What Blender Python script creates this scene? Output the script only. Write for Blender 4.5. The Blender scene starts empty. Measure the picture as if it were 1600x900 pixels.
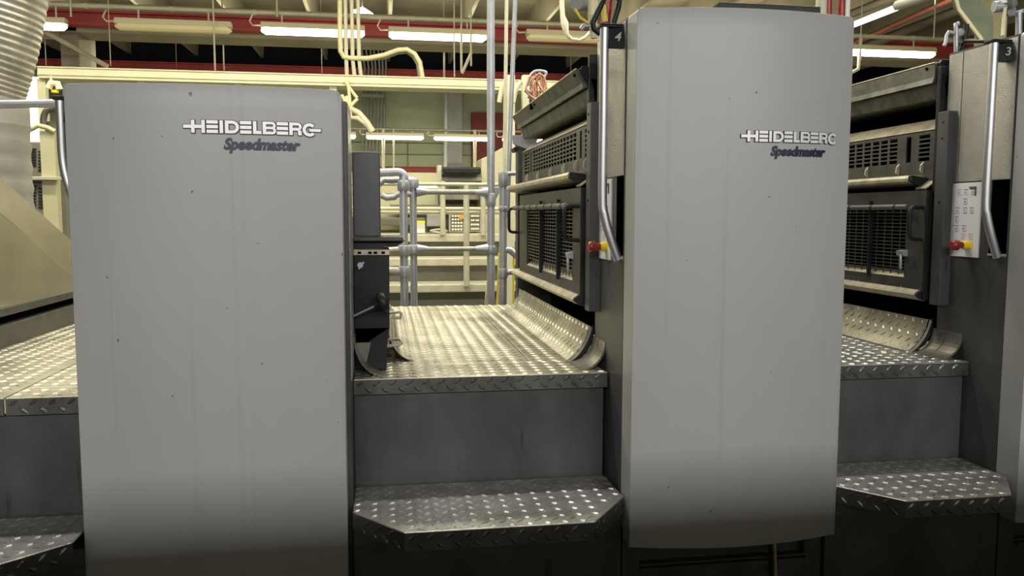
import bpy, bmesh, math, random
from mathutils import Vector, Matrix
random.seed(7)
PI = math.pi
scene = bpy.context.scene
COL = scene.collection
# ------------------------------------------------------------------ camera
F = 1270.0; CH = 1.31
_y = Vector((-202, 115, -F)).normalized()
_z = Vector((24, 14500, F)); _z = (_z - _z.dot(_y) * _y).normalized()
_x = _y.cross(_z)
RW = Matrix((_x, _y, _z))                      # rows: world axes in camera coordinates; RW @ cam_vec = world vec
cam_d = bpy.data.cameras.new('camera'); cam = bpy.data.objects.new('camera', cam_d); COL.objects.link(cam)
cam_d.sensor_width = 36; cam_d.lens = 36 * F / 1600; cam_d.clip_end = 200; cam_d.clip_start = .05
cam.matrix_world = Matrix.Translation((0, 0, CH)) @ RW.to_4x4()
scene.camera = cam
def _ray(px, py): return RW @ Vector((px - 800, 450 - py, -F))
def AY(px, py, Y): d = _ray(px, py); d = d * (Y / d.y); return Vector((d.x, d.y, d.z + CH))
def AX(px, py, X): d = _ray(px, py); d = d * (X / d.x); return Vector((d.x, d.y, d.z + CH))
def AZ(px, py, Z): d = _ray(px, py); d = d * ((Z - CH) / d.z); return Vector((d.x, d.y, d.z + CH))
# ------------------------------------------------------------------ view and light
vs = scene.view_settings
vs.view_transform = 'Standard'; vs.look = 'None'; vs.gamma = 1; vs.use_curve_mapping = False; vs.exposure = 0.0
w = bpy.data.worlds.new('hall_air'); scene.world = w; w.use_nodes = True
w.node_tree.nodes['Background'].inputs[0].default_value = (.95, 1.0, .98, 1)
w.node_tree.nodes['Background'].inputs[1].default_value = .25
LAMP_COL = (1.0, .94, .66)
LAMP_E = 16.0
def area(name, loc, sx, sy, power, col, rot=(0, 0, 0)):
    l = bpy.data.lights.new(name, 'AREA'); l.shape = 'RECTANGLE'; l.size = sx; l.size_y = sy
    l.energy = power; l.color = col
    o = bpy.data.objects.new(name, l); COL.objects.link(o); o.location = loc; o.rotation_euler = rot; return o
# tube rows of the hall that hang outside the frame; upward ones are fill added for the ceiling
UP = (PI, 0, 0)
area('lamp_row_over_press', (1.0, 4.0, 4.6), 9, .16, 330, (1, .965, .86))
area('lamp_row_over_aisle', (.8, -4.6, 3.5), 10, .25, 480, (1.0, .985, .96), (math.radians(62), 0, 0))
area('lamp_row_mid_hall', (0, 6.3, 4.6), 14, .2, 560, LAMP_COL)
area('ceiling_fill_mid_hall', (0, 6.3, 4.7), 14, .2, 260, LAMP_COL, UP)
area('ceiling_fill_near', (0, 10.9, 4.3), 18, .2, 210, LAMP_COL, UP)
area('lamp_row_rear_hall', (0, 15, 4.2), 18, .2, 900, LAMP_COL)
area('ceiling_fill_rear_hall', (0, 16.5, 4.3), 18, .2, 320, LAMP_COL, UP)

# ------------------------------------------------------------------ materials
MATS = {}
def mat(name, col, rough=.5, metal=0.0, var=0.0, vscale=4.0, stretch=(1, 1, 1), bump=0.0, bscale=60.0, emit=None, estr=0, spec=.5, col2=None, streak=None, coat=0, brange=(.35, .65), specks=None, bdist=.002):
    m = bpy.data.materials.new(name); m.use_nodes = True; MATS[name] = m
    nt = m.node_tree; N = nt.nodes; L = nt.links; b = N['Principled BSDF']
    b.inputs['Base Color'].default_value = (*col, 1); b.inputs['Roughness'].default_value = rough
    b.inputs['Metallic'].default_value = metal; b.inputs['Specular IOR Level'].default_value = spec
    if coat: b.inputs['Coat Weight'].default_value = coat
    geo = N.new('ShaderNodeNewGeometry')
    if var or col2:
        mp = N.new('ShaderNodeMapping'); mp.inputs['Scale'].default_value = stretch; L.new(geo.outputs['Position'], mp.inputs[0])
        n = N.new('ShaderNodeTexNoise'); n.inputs['Scale'].default_value = vscale; n.inputs['Detail'].default_value = 6; n.inputs['Roughness'].default_value = .62
        L.new(mp.outputs[0], n.inputs['Vector'])
        r = N.new('ShaderNodeValToRGB'); r.color_ramp.elements[0].position = brange[0]; r.color_ramp.elements[1].position = brange[1]
        c2 = col2 if col2 else tuple(c * (1 - var) for c in col)
        r.color_ramp.elements[0].color = (*c2, 1); r.color_ramp.elements[1].color = (*[min(1, c * (1 + var * .5)) for c in col], 1)
        L.new(n.outputs['Fac'], r.inputs[0]); out = r.outputs[0]
        if streak:                                   # thin dirt runs: narrow, tall noise
            mp2 = N.new('ShaderNodeMapping'); mp2.inputs['Scale'].default_value = streak[0]; L.new(geo.outputs['Position'], mp2.inputs[0])
            n2 = N.new('ShaderNodeTexNoise'); n2.inputs['Scale'].default_value = 1; n2.inputs['Detail'].default_value = 3; L.new(mp2.outputs[0], n2.inputs['Vector'])
            r2 = N.new('ShaderNodeValToRGB'); r2.color_ramp.elements[0].position = streak[1]; r2.color_ramp.elements[1].position = streak[2]
            r2.color_ramp.elements[0].color = (1, 1, 1, 1); r2.color_ramp.elements[1].color = (*streak[3], 1)
            L.new(n2.outputs['Fac'], r2.inputs[0])
            mx = N.new('ShaderNodeMix'); mx.data_type = 'RGBA'; mx.blend_type = 'MULTIPLY'; mx.inputs[0].default_value = 1
            L.new(out, mx.inputs[6]); L.new(r2.outputs[0], mx.inputs[7]); out = mx.outputs[2]
        if specks:
            n4 = N.new('ShaderNodeTexNoise'); n4.inputs['Scale'].default_value = specks[0]; n4.inputs['Detail'].default_value = 2; L.new(geo.outputs['Position'], n4.inputs['Vector'])
            r4 = N.new('ShaderNodeValToRGB'); r4.color_ramp.elements[0].position = specks[1]; r4.color_ramp.elements[1].position = specks[1] + .02
            r4.color_ramp.elements[0].color = (1, 1, 1, 1); r4.color_ramp.elements[1].color = (.25, .25, .25, 1)
            L.new(n4.outputs['Fac'], r4.inputs[0])
            mx = N.new('ShaderNodeMix'); mx.data_type = 'RGBA'; mx.blend_type = 'MULTIPLY'; mx.inputs[0].default_value = 1
            L.new(out, mx.inputs[6]); L.new(r4.outputs[0], mx.inputs[7]); out = mx.outputs[2]
        L.new(out, b.inputs['Base Color'])
    if bump:
        n3 = N.new('ShaderNodeTexNoise'); n3.inputs['Scale'].default_value = bscale; n3.inputs['Detail'].default_value = 2
        L.new(geo.outputs['Position'], n3.inputs['Vector'])
        bp = N.new('ShaderNodeBump'); bp.inputs['Strength'].default_value = bump; bp.inputs['Distance'].default_value = bdist
        L.new(n3.outputs['Fac'], bp.inputs['Height']); L.new(bp.outputs[0], b.inputs['Normal'])
    if emit:
        b.inputs['Emission Color'].default_value = (*emit, 1); b.inputs['Emission Strength'].default_value = estr
    return m
mat('cover_paint', (.345, .345, .338), .42, .0, var=.05, vscale=1.6, stretch=(1, 1, .5), streak=((34, 1, .45), .60, .74, (.93, .92, .90)), bump=.02, bscale=9, specks=(38, .765))
mat('cover_edge', (.42, .42, .41), .35, .1, var=.1)
mat('dark_paint', (.066, .067, .068), .42, .1, var=.35, vscale=5, stretch=(1, 1, .5), streak=((30, 30, 3), .66, .74, (.45, .43, .4)), bump=.08, bscale=40)
mat('hammered_paint', (.38, .37, .34), .30, .7, var=.2, vscale=3, bump=1.0, bscale=320, bdist=.004)
mat('flange_metal', (.22, .21, .18), .32, .6, var=.3, vscale=20)
mat('black_paint', (.014, .015, .016), .45, .0, var=.4, vscale=9, spec=.25)
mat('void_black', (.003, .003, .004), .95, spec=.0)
mat('guard_paint', (.058, .056, .050), .45, .2, var=.35, vscale=14, bump=.12, bscale=90)
mat('guard_ledge', (.46, .41, .31), .4, .4, var=.3, vscale=18)
mat('hood_paint', (.105, .10, .085), .5, .2, var=.5, vscale=16, bump=.1, bscale=90)
mat('guard_wire', (.11, .107, .095), .4, .5)
mat('tread_steel', (.44, .43, .41), .42, .7, var=.35, vscale=7, bump=.25, bscale=160)
mat('tread_edge_shade', (.19, .186, .175), .30, .75, var=.35, vscale=9, bump=.2, bscale=160)  # bare steel folds, darkened further to hold their weaker light
mat('tread_grey', (.34, .335, .33), .36, .65, var=.35, vscale=8, bump=.2, bscale=160)
mat('tread_dusty', (.42, .395, .31), .38, .55, var=.4, vscale=5, bump=.25, bscale=160)
mat('galvanised', (.40, .41, .43), .45, .5, var=.15, vscale=8)
mat('galvanised_beige', (.36, .35, .30), .45, .5, var=.2, vscale=20)
mat('aluminium', (.50, .50, .51), .42, .85)
mat('stainless', (.56, .53, .44), .24, .9, var=.12, vscale=9, stretch=(1, .3, .3), bump=.03, bscale=12)
mat('duct_foil', (.42, .40, .34), .40, .6, var=.3, vscale=8)
mat('duct_sheet', (.28, .27, .24), .5, .2, var=.15)
mat('strip_glow', (.9, .9, .85), .4, emit=(1.0, .97, .80), estr=3.0)
mat('concrete_pale', (.42, .38, .27), .85, var=.2, vscale=1.2)
mat('logo_white', (.72, .72, .70), .35, .2)
mat('logo_dark', (.03, .032, .034), .5)
mat('logo_navy', (.013, .020, .050), .4, .1, var=.5, vscale=60)
mat('digit_grey', (.42, .42, .40), .5)
mat('panel_white', (.70, .69, .71), .45, var=.05)
mat('panel_ink', (.10, .10, .11), .5)
mat('button_face', (.62, .62, .63), .45)
mat('pink_ink', (.55, .18, .2), .5)
mat('stop_red', (.26, .022, .018), .35, var=.3, vscale=40)
mat('stop_yellow', (.85, .60, .03), .4)
mat('wall_green', (.46, .52, .36), .8, var=.12, vscale=.6)
mat('concrete', (.27, .24, .175), .85, var=.2, vscale=1.2)
mat('concrete_dark', (.15, .13, .095), .9, var=.25, vscale=1.5)
mat('beam_red', (.44, .055, .05), .6, var=.25, vscale=1.5)
mat('panel_red', (.20, .022, .022), .6, var=.1)
mat('night_void', (.008, .009, .014), .8, spec=.1)
mat('column_grey', (.42, .42, .41), .8, var=.12, vscale=3)
mat('tray_cream', (.72, .69, .48), .5, var=.08, vscale=5)
mat('conduit_cream', (.62, .58, .42), .5, var=.1, vscale=8)
mat('conduit_grey', (.33, .33, .30), .5, .2)
mat('console_face', (.12, .115, .08), .5)
mat('press_beige', (.15, .145, .11), .5, .1, var=.15, vscale=2.5)
mat('press_cream', (.48, .45, .29), .5, var=.1, vscale=2)
mat('nosing', (.52, .49, .37), .45, .2, var=.15, vscale=14)
mat('floor_dark', (.030, .031, .031), .6, .1, var=.5, vscale=6, bump=.2, bscale=60)
mat('floor_hall', (.16, .15, .12), .5, var=.25, vscale=2)
mat('lamp_housing', (.70, .64, .42), .5)
mat('lamp_lit', (.9, .9, .85), .4, emit=(1.0, .97, .80), estr=LAMP_E)
mat('lamp_off_glow', (.66, .58, .32), .3, emit=(1.0, .80, .35), estr=.12)  # unlit diffuser with a faint yellow glow added
mat('hose_yellow', (.75, .60, .10), .45)
mat('hose_cream', (.72, .67, .42), .5, var=.1, vscale=20)
mat('copper', (.55, .28, .17), .35, .7)
mat('red_valve', (.30, .03, .03), .4, .2, var=.3, vscale=40)
mat('orange', (.85, .30, .05), .5)
mat('paper_white', (.80, .78, .70), .6)
mat('monitor_grey', (.30, .30, .28), .4)
mat('lit_window', (.9, .9, .8), .5, emit=(1, .98, .82), estr=2.2)
mat('cabinet_grey', (.20, .195, .16), .5, .1, var=.1)
mat('brace_green', (.22, .25, .20), .6, .2, var=.15, vscale=4)
mat('stud_brown', (.18, .12, .07), .5, .3)
mat('beam_pink', (.40, .13, .09), .6, var=.2, vscale=3)

# ------------------------------------------------------------------ mesh helpers
class MB:
    def __init__(s): s.bm = bmesh.new()
    def box(s, x0, y0, z0, x1, y1, z1):
        v = [s.bm.verts.new(p) for p in ((x0, y0, z0), (x1, y0, z0), (x1, y1, z0), (x0, y1, z0), (x0, y0, z1), (x1, y0, z1), (x1, y1, z1), (x0, y1, z1))]
        for f in ((0, 3, 2, 1), (4, 5, 6, 7), (0, 1, 5, 4), (1, 2, 6, 5), (2, 3, 7, 6), (3, 0, 4, 7)): s.bm.faces.new([v[i] for i in f])
        return s
    def hexa(s, a, b):                                   # two quads (4 points each), joined
        v = [s.bm.verts.new(p) for p in list(a) + list(b)]
        n = len(a)
        s.bm.faces.new(v[:n][::-1]); s.bm.faces.new(v[n:])
        for i in range(n): j = (i + 1) % n; s.bm.faces.new((v[i], v[j], v[n + j], v[n + i]))
        return s
    def prism(s, prof, axis, a, b):                      # closed 2-D profile pushed along an axis
        def P(q, t):
            return {'x': (t, q[0], q[1]), 'y': (q[0], t, q[1]), 'z': (q[0], q[1], t)}[axis]
        return s.hexa([P(q, a) for q in prof], [P(q, b) for q in prof])
    def tube(s, pts, r, seg=10, closed=False, cap=True):
        pts = [Vector(p) for p in pts]; n = len(pts); rings = []; u = None
        for i, p in enumerate(pts):
            a = pts[(i - 1) % n] if (closed or i > 0) else p; b = pts[(i + 1) % n] if (closed or i < n - 1) else p
            t = (b - a).normalized()
            if u is None:
                u = t.cross(Vector((0, 0, 1)));  u = u if u.length > .1 else t.cross(Vector((0, 1, 0)))
            u = (u - u.dot(t) * t).normalized(); v = t.cross(u)
            rr = r[i] if isinstance(r, (list, tuple)) else r
            rings.append([s.bm.verts.new(p + rr * (math.cos(k * 2 * PI / seg) * u + math.sin(k * 2 * PI / seg) * v)) for k in range(seg)])
        m = n if closed else n - 1
        for i in range(m):
            A = rings[i]; B = rings[(i + 1) % n]
            for k in range(seg): f = s.bm.faces.new((A[k], A[(k + 1) % seg], B[(k + 1) % seg], B[k])); f.smooth = True
        if cap and not closed:
            for f in (s.bm.faces.new(rings[0][::-1]), s.bm.faces.new(rings[-1])):
                for e in f.edges: e.smooth = False
        return s
    def cyl(s, a, b, r, seg=14): return s.tube([a, b], r, seg)
    def sheet(s, rows, t=None):                          # grid of points -> smooth faces
        V = [[s.bm.verts.new(p) for p in r] for r in rows]
        for i in range(len(V) - 1):
            for j in range(len(V[0]) - 1): f = s.bm.faces.new((V[i][j], V[i][j + 1], V[i + 1][j + 1], V[i + 1][j])); f.smooth = True
        return s
    def lug(s, c, a, b, n, L=.0165, W=.0056, H=.0034):    # one raised lens of chequer plate; a = long axis
        p = [c + a * L, c + a * L * .35 + b * W, c - a * L * .35 + b * W, c - a * L, c - a * L * .35 - b * W, c + a * L * .35 - b * W]
        q = [c + a * L * .45 + n * H, c - a * L * .45 + n * H]
        v = [s.bm.verts.new(x) for x in p]; t = [s.bm.verts.new(x) for x in q]
        for f in ((v[0], v[1], t[0]), (v[1], v[2], t[1], t[0]), (v[2], v[3], t[1]), (v[3], v[4], t[1]), (v[4], v[5], t[0], t[1]), (v[5], v[0], t[0])): s.bm.faces.new(f)
    def lugs(s, fn, u0, u1, v0, v1, inside=None, pitch=.0265, off=0):
        nu = int((u1 - u0) / (2 * pitch)) + 1; nv = max(1, int(round((v1 - v0) / pitch)))
        for j in range(nv):
            v = v0 + (j + .5) * (v1 - v0) / nv; sg = 1 if (j + off) % 2 else -1
            for i in range(nu):
                u = u0 + (i + (.25 if sg > 0 else .75)) * 2 * pitch
                if u > u1 - .008: continue
                if inside and not inside(u, v): continue
                c, U, V, n = fn(u, v)
                a = (U * .80 + V * .60 * sg).normalized(); b = n.cross(a)
                s.lug(c, a, b, n)
        return s
    def build(s, name, m, parent=None, bevel=0, seg=2, smooth=False, label=None):
        bmesh.ops.recalc_face_normals(s.bm, faces=s.bm.faces) if not getattr(s, 'keep', False) else None
        me = bpy.data.meshes.new(name)
        if parent is not None:
            bmesh.ops.translate(s.bm, verts=s.bm.verts, vec=-ORG[parent])
        s.bm.to_mesh(me); s.bm.free()
        me.materials.append(MATS[m] if isinstance(m, str) else m)
        o = bpy.data.objects.new(name, me); COL.objects.link(o)
        if parent is not None: o.parent = parent; ORG[o] = ORG[parent].copy()
        else: ORG[o] = Vector((0, 0, 0))
        if bevel:
            md = o.modifiers.new('edge', 'BEVEL'); md.width = bevel; md.segments = seg; md.limit_method = 'ANGLE'; md.angle_limit = math.radians(35)
        if smooth:
            for p in me.polygons: p.use_smooth = True
        if label: o['label'] = label
        return o
ORG = {}
def tag(o, label=None, cat=None, group=None, kind=None):
    if label: o['label'] = label
    if cat: o['category'] = cat
    if group: o['group'] = group
    if kind: o['kind'] = kind
    return o
def thing(name, loc, label, cat, group=None):
    o = bpy.data.objects.new(name, None); COL.objects.link(o); o.empty_display_size = .1
    o.location = loc; ORG[o] = Vector(loc); return tag(o, label, cat, group)
def one(mb, name, m, label, cat, group=None, bevel=0, smooth=False):
    return tag(mb.build(name, m, bevel=bevel, smooth=smooth), label, cat, group)
def struct(mb, name, m, bevel=0): return tag(mb.build(name, m, bevel=bevel), kind='structure')
def copy_thing(o, loc, label=None, group=None):
    r = o.copy(); COL.objects.link(r); r.location = loc; ORG[r] = Vector(loc)
    if label: r['label'] = label
    if group: r['group'] = group
    def rec(src, dst):
        for ch in list(src.children):
            if ch == dst: continue
            c = ch.copy(); COL.objects.link(c); c.parent = dst; rec(ch, c)
    rec(o, r); return r
def text_mesh(name, body, size, xf, m, parent, depth=.001, shear=0, bold=0, align='LEFT', label=None):
    cu = bpy.data.curves.new(name, 'FONT'); cu.body = body; cu.size = size; cu.extrude = depth; cu.shear = shear; cu.offset = bold; cu.align_x = align; cu.resolution_u = 4
    t = bpy.data.objects.new(name + '_src', cu); COL.objects.link(t)
    dg = bpy.context.evaluated_depsgraph_get(); me = bpy.data.meshes.new_from_object(t.evaluated_get(dg)); me.name = name
    bpy.data.objects.remove(t); bpy.data.curves.remove(cu)
    for v in me.vertices: v.co = xf(v.co) - ORG[parent]
    me.materials.clear(); me.materials.append(MATS[m])
    o = bpy.data.objects.new(name, me); COL.objects.link(o); o.parent = parent; ORG[o] = ORG[parent].copy()
    if label: o['label'] = label
    return o
def arc(cx, cy, r, a0, a1, n=8): return [(cx + r * math.cos(math.radians(a0 + (a1 - a0) * i / n)), cy + r * math.sin(math.radians(a0 + (a1 - a0) * i / n))) for i in range(n + 1)]

# ------------------------------------------------------------------ the hall
FZ = 0.0
struct(MB().box(-14, -6, -.1, 16, 22.3, FZ), 'floor', 'floor_hall')
struct(MB().box(-14, 22, 0, 16, 22.3, 4.95), 'wall_back', 'wall_green')
struct(MB().box(-14, 22, 4.95, 16, 22.3, 7.0), 'wall_back_upper', 'night_void')
struct(MB().box(-14, -6, 6.9, 16, 22.3, 7.0), 'ceiling', 'concrete_dark')
struct(MB().box(-14.2, -6, 0, -14, 22.3, 7), 'wall_left', 'concrete')
struct(MB().box(16, -6, 0, 16.2, 22.3, 7), 'wall_right', 'concrete')
struct(MB().box(-14, -6.2, 0, 16, -6, 7), 'wall_front', 'concrete')
struct(MB().box(-6, -1.15, 0, 7, -1.0, 1.93), 'wall_shade_blocker', 'column_grey')  # unseen wall added behind the camera to shade the lower covers
# ribs of the roof, running away from the camera
rib0 = None
for i in range(16):
    x = -11 + i * 1.6
    if rib0 is None:
        rib0 = MB().prism([(-.035, 5.3), (.035, 5.3), (.07, 5.9), (-.07, 5.9)], 'y', 13.5, 22).build('trim_1', 'concrete')
        rib0['kind'] = 'structure'; o = rib0
    else:
        o = rib0.copy(); COL.objects.link(o); o.name = 'trim_%d' % (i + 1); o['kind'] = 'structure'
    o.location.x = x
# cross beams of concrete
struct(MB().box(-14, 12.9, 3.93, 16, 13.5, 4.36), 'trim_30', 'concrete_pale', .02)
struct(MB().box(-14, 13.5, 5.9, 16, 22, 6.0), 'ceiling_slab', 'concrete')
struct(MB().box(-14, 7.9, 5.6, 16, 8.5, 6.3), 'trim_32', 'concrete', .02)
# red steel beams
def ibeam(name, y, z0, z1, label, x0=-12, x1=15, m='beam_red'):
    t = .03; d = .10
    prof = [(y - d, z0), (y + d, z0), (y + d, z0 + t), (y + .015, z0 + t), (y + .015, z1 - t), (y + d, z1 - t), (y + d, z1), (y - d, z1), (y - d, z1 - t), (y - .015, z1 - t), (y - .015, z0 + t), (y - d, z0 + t)]
    return one(MB().prism(prof, 'x', x0, x1), name, m, label, 'beam')
zb = AY(300, 47, 12.75).z
ibeam('steel_beam', 12.75, zb, zb + .21, 'red steel beam running across behind the nearer row of ceiling lamps')
zb2 = AY(300, 108, 21.8).z
ibeam('steel_beam', 21.8, zb2 - .10, zb2 + .14, 'lower darker red steel beam along the top of the green back wall', -12, 15)
# green wall: panel lines, column, red panel
def wallbox(px0, py0, px1, py1, Y, d):
    a = AY(px0, py1, Y); b = AY(px1, py0, Y); return MB().box(a.x, Y, a.z, b.x, Y + d, b.z)
struct(wallbox(699, 131, 722, 290, 21.6, .4), 'trim_33', 'column_grey', .01)
one(wallbox(737, 178, 860, 262, 21.85, .15), 'wall_panel', 'panel_red', 'large dark red panel high on the green back wall', 'panel')
one(wallbox(400, 261, 692, 269, 21.8, .2), 'wall_band', 'beam_red', 'red horizontal band low on the green back wall', 'band')
for k, (y, ) in enumerate(((222,), (240,))):
    a = AY(560, y, 21.97)
    struct(MB().box(-6, 21.95, a.z - .012, 6, 22, a.z + .012), 'trim_%d' % (34 + k), 'stud_brown')
a = AY(637, 222, 21.97)
struct(MB().box(a.x - .012, 21.95, 2.5, a.x + .012, 22, a.z + .0), 'trim_36', 'stud_brown')
# left concrete column and diagonal strut
c0 = AY(95, 100, 12.9); c1 = AY(124, 100, 12.9)
struct(MB().box(c0.x, 12.9, 0, c1.x, 13.4, 4.05), 'trim_37', 'concrete', .02)
c0 = AY(128, 130, 14); c1 = AY(139, 130, 14)
struct(MB().box(c0.x, 14, 0, c1.x, 14.4, 4.2), 'trim_38', 'concrete_dark', .02)
one(MB().cyl(AY(40, 32, 12.86), AY(168, 104, 12.86), .036), 'diagonal_strut', 'conduit_cream', 'slanting cream strut crossing in front of the left concrete column', 'strut')
# right side: column, brace, rails that run away
c0 = AY(1549, 60, 9.0); c1 = AY(1573, 60, 9.0)
struct(MB().box(c0.x, 9, 0, c1.x, 9.3, 6.9), 'trim_39', 'press_cream', .01)
g = [AY(1490, -20, 8.6), AY(1497, 10, 8.6), AY(1535, 60, 8.6), AY(1552, 66, 8.6), AY(1552, 26, 8.6), AY(1518, -20, 8.6)]
one(MB().hexa(g, [p + Vector((0, .08, 0)) for p in g]), 'gusset_brace', 'brace_green', 'grey-green angled brace plate leaning beside the cream column at top right', 'brace', bevel=.004)
one(MB().tube([AY(1490, -16, 8.5), AY(1498, 14, 8.5), AY(1533, 60, 8.5), AY(1534, 66, 8.5)], .022), 'brace_flange', 'conduit_cream', 'pale rounded flange bar running down the edge of the grey-green brace', 'bar')
# ------------------------------------------------------------------ ceiling lamps
def lamp(px0, px1, py, Y, lit, label, group, hook=.0, ang=0, length=None):
    a = AY(px0, py, Y); b = AY(px1, py, Y); z = AY((px0 + px1) / 2, py, Y).z
    x0, x1 = (a.x, b.x) if length is None else (a.x, a.x + length)
    s = Y / 11.0 * .9; s = max(.9, min(s, 1.0))
    t = thing('fluorescent_lamp', ((x0 + x1) / 2, Y, z), label, 'lamp', group)
    h = MB().prism([(Y - .08 * s, z), (Y + .08 * s, z), (Y + .06 * s, z + .075), (Y - .06 * s, z + .075)], 'x', x0, x1); h.build('housing', 'lamp_housing', t, .01)
    d = MB(); n = 8
    prof = [(Y - .075 * s, z), (Y - .07 * s, z - .045), (Y - .045 * s, z - .07), (Y + .045 * s, z - .07), (Y + .07 * s, z - .045), (Y + .075 * s, z)]
    A = [(x0 + .05, *p) for p in prof]; B = [(x1 - .05, *p) for p in prof]
    c0 = [(x0 + .004, Y + (p[0] - Y) * .55, z - .02 + (p[1] - z) * .3) for p in prof]; c1 = [(x1 - .004, Y + (p[0] - Y) * .55, z - .02 + (p[1] - z) * .3) for p in prof]
    d.hexa(A, B); d.hexa(c0, A); d.hexa(B, c1)
    d.build('diffuser', 'lamp_lit' if lit else 'lamp_off_glow', t)
    k = MB()
    for q in (.2, .8):
        xx = x0 + (x1 - x0) * q; MB().cyl((xx, Y, z + .07), (xx, Y, z + .07 + hook), .012, 8).build('hanger', 'conduit_cream', t)
    MB().tube([(x0 + .01, Y, z + .04), (x0 - .1, Y, z + .03), (x0 - .14, Y, z + .08), (x0 - .1, Y, z + .17)], .012, 6).build('cable', 'conduit_cream', t)
    return t
G1 = 'ceiling lamps of the nearer row'; G2 = 'ceiling lamps of the far row'
lamp(25, 104, 37, 11, True, 'lit ceiling lamp half hidden behind the silver flexible duct, leftmost', G1, .14)
lamp(180, 362, 41, 11, False, 'unlit yellowish ceiling lamp above the shorter press cover', G1, .14)
lamp(408, 570, 47, 11, True, 'lit ceiling lamp with the bundle of pipes at its right end', G1, .14)
lamp(607, 760, 54, 11, True, 'lit ceiling lamp immediately left of the tall grey pole', G1, .14)
lamp(822, 985, 58, 11, False, 'unlit ceiling lamp between the tall grey pole and the taller press cover', G1, .14)
lamp(1292, 1460, 80, 11, True, 'bright lit ceiling lamp right of the taller press cover', G1, .14)
lamp(462, 556, 211, 19, True, 'far lamp whose tip shows beside the shorter cover edge', G2, .12)
lamp(572, 662, 213, 19, True, 'lit far lamp under the green wall, above the dark grey box', G2, .12)
lamp(678, 766, 215, 19, True, 'lit far lamp just left of the tall grey pole, before the red panel', G2, .12)
lamp(785, 872, 217, 19, True, 'far lamp right of the tall grey pole, mostly hidden', G2, .12)
# carrier conduits
za = AY(600, 31, 11).z
def lamp_rail(x0, x1, Y, z, r, m, label, rods):
    t = thing('lamp_rail', ((x0 + x1) / 2, Y, z), label, 'conduit')
    MB().cyl((x0, Y, z), (x1, Y, z), r).build('conduit', m, t)
    for x in rods: MB().cyl((x, Y, z), (x, Y, 6.9 if Y < 13 else 5.9), .008, 6).build('drop_rod', m, t)
    for k in range(int((x1 - x0) / 1.0)): MB().cyl((x0 + .4 + k, Y, z), (x0 + .44 + k, Y, z), r * 1.3).build('clip', m, t) if -5 < x0 + k < 9 else None
lamp_rail(-12, 3.15, 11.0, za + .03, .026, 'conduit_cream', 'long cream conduit carrying the nearer ceiling lamps on the left and middle', (-9, -4, -.5, 2.9))
zb = AY(1400, 62, 11).z
lamp_rail(3.2, 14, 11.0, (za + zb) / 2 + .03, .03, 'conduit_cream', 'cream conduit above the bright lamp right of the taller cover', (3.5, 12))
zc = AY(660, 203, 19).z
lamp_rail(-5, 5, 19, zc, .03, 'galvanised_beige', 'far conduit carrying the row of lamps under the green wall', (-4.4, 4.4))
# drop wires
def wire(px, py0, py1, Y, label, r=.006, m='conduit_cream', px1=None):
    if py0 > 0: Y = 13.7
    b = AY(px if px1 is None else px1, py1, Y)
    return one(MB().cyl((b.x, Y, 6.9 if Y < 13 else 5.9), b, r, 6), 'hanging_wire', m, label, 'wire', 'thin drop wires under the roof')
wire(111, -20, 26, 10.9, 'thin drop wire right of the silver duct', .012)
wire(173, -20, 103, 10.8, 'thin drop wire left of the unlit yellowish lamp', .005)
wire(336, -20, 110, 10.8, 'thick white drop wire crossing the right end of the unlit yellowish lamp', .011)
wire(350, 40, 110, 11.3, 'second white drop wire just right of the unlit yellowish lamp wire', .010)
wire(433, -20, 26, 10.9, 'short drop wire above the left part of the lit lamp near the pipes', .014)
wire(503, 60, 114, 11.3, 'faint drop wire below the lit lamp beside the pipe bundle', .006)
wire(72, 50, 102, 11.3, 'thin wire dropping behind the diagonal strut', .007)
wire(710, -20, 120, 10.6, 'thin drop wire left of two others above the curved hose', .009)
wire(721, -20, 112, 10.8, 'beaded drop wire between two thin rods near the tall pole', .014)
wire(736, -20, 103, 10.6, 'bright drop rod closest to the tall grey pole', .012)
wire(694, 92, 122, 12.0, 'short vertical rod behind the cream cable tray', .015)
wire(1344, -20, 84, 10.6, 'thin drop wire in front of the bright right lamp', .009)
wire(1462, -20, 60, 10.8, 'thin drop rod left of the unit numbered 3', .012, px1=1459)
one(MB().tube([AY(736.5, 82, 10.6), AY(722, 115, 10.6)], .02), 'pull_rod', 'conduit_cream', 'short slanting cream rod hanging near the tall grey pole', 'rod')
one(MB().tube([AY(1345, 60, 10.97), AY(1343, 86, 10.95), AY(1341, 108, 10.95), AY(1310, 124, 10.95)], .026), 'bent_conduit', 'tray_cream', 'bent cream conduit elbow under the bright lamp right of the taller cover', 'conduit')
# lamp and red rails that run away from the camera on the right
def along(px0, py0, Y0, px1, py1, Y1, r, name, m, label, cat, n=4):
    return one(MB().tube([AY(px0, py0, Y0), AY(px1, py1, Y1)], r, n), name, m, label, cat)
t = thing('fluorescent_lamp', AY(1370, 20, 7.5), 'ceiling lamp strip running away from the camera above the bright right lamp', 'lamp')
MB().tube([AY(1403, 11, 7.0), AY(1320, 44, 8.6)], .032, 8).build('diffuser', 'strip_glow', t)
MB().tube([AY(1480, -18, 5.9), AY(1402, 9, 7.0)], .045, 6).build('housing', 'column_grey', t)
along(1510, -12, 11.4, 1325, 72, 12.5, .045, 'steel_rail', 'beam_pink', 'faded red steel rail slanting under the roof beside the column', 'rail')
along(1440, -22, 11.4, 1300, 34, 12.5, .07, 'steel_rail', 'concrete', 'pale beam slanting away under the roof above the angled lamp', 'beam')
along(1560, -8, 11.5, 1318, 86, 12.55, .08, 'steel_rail', 'concrete_dark', 'brown beam slanting away below the faded red rail', 'beam')
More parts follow.
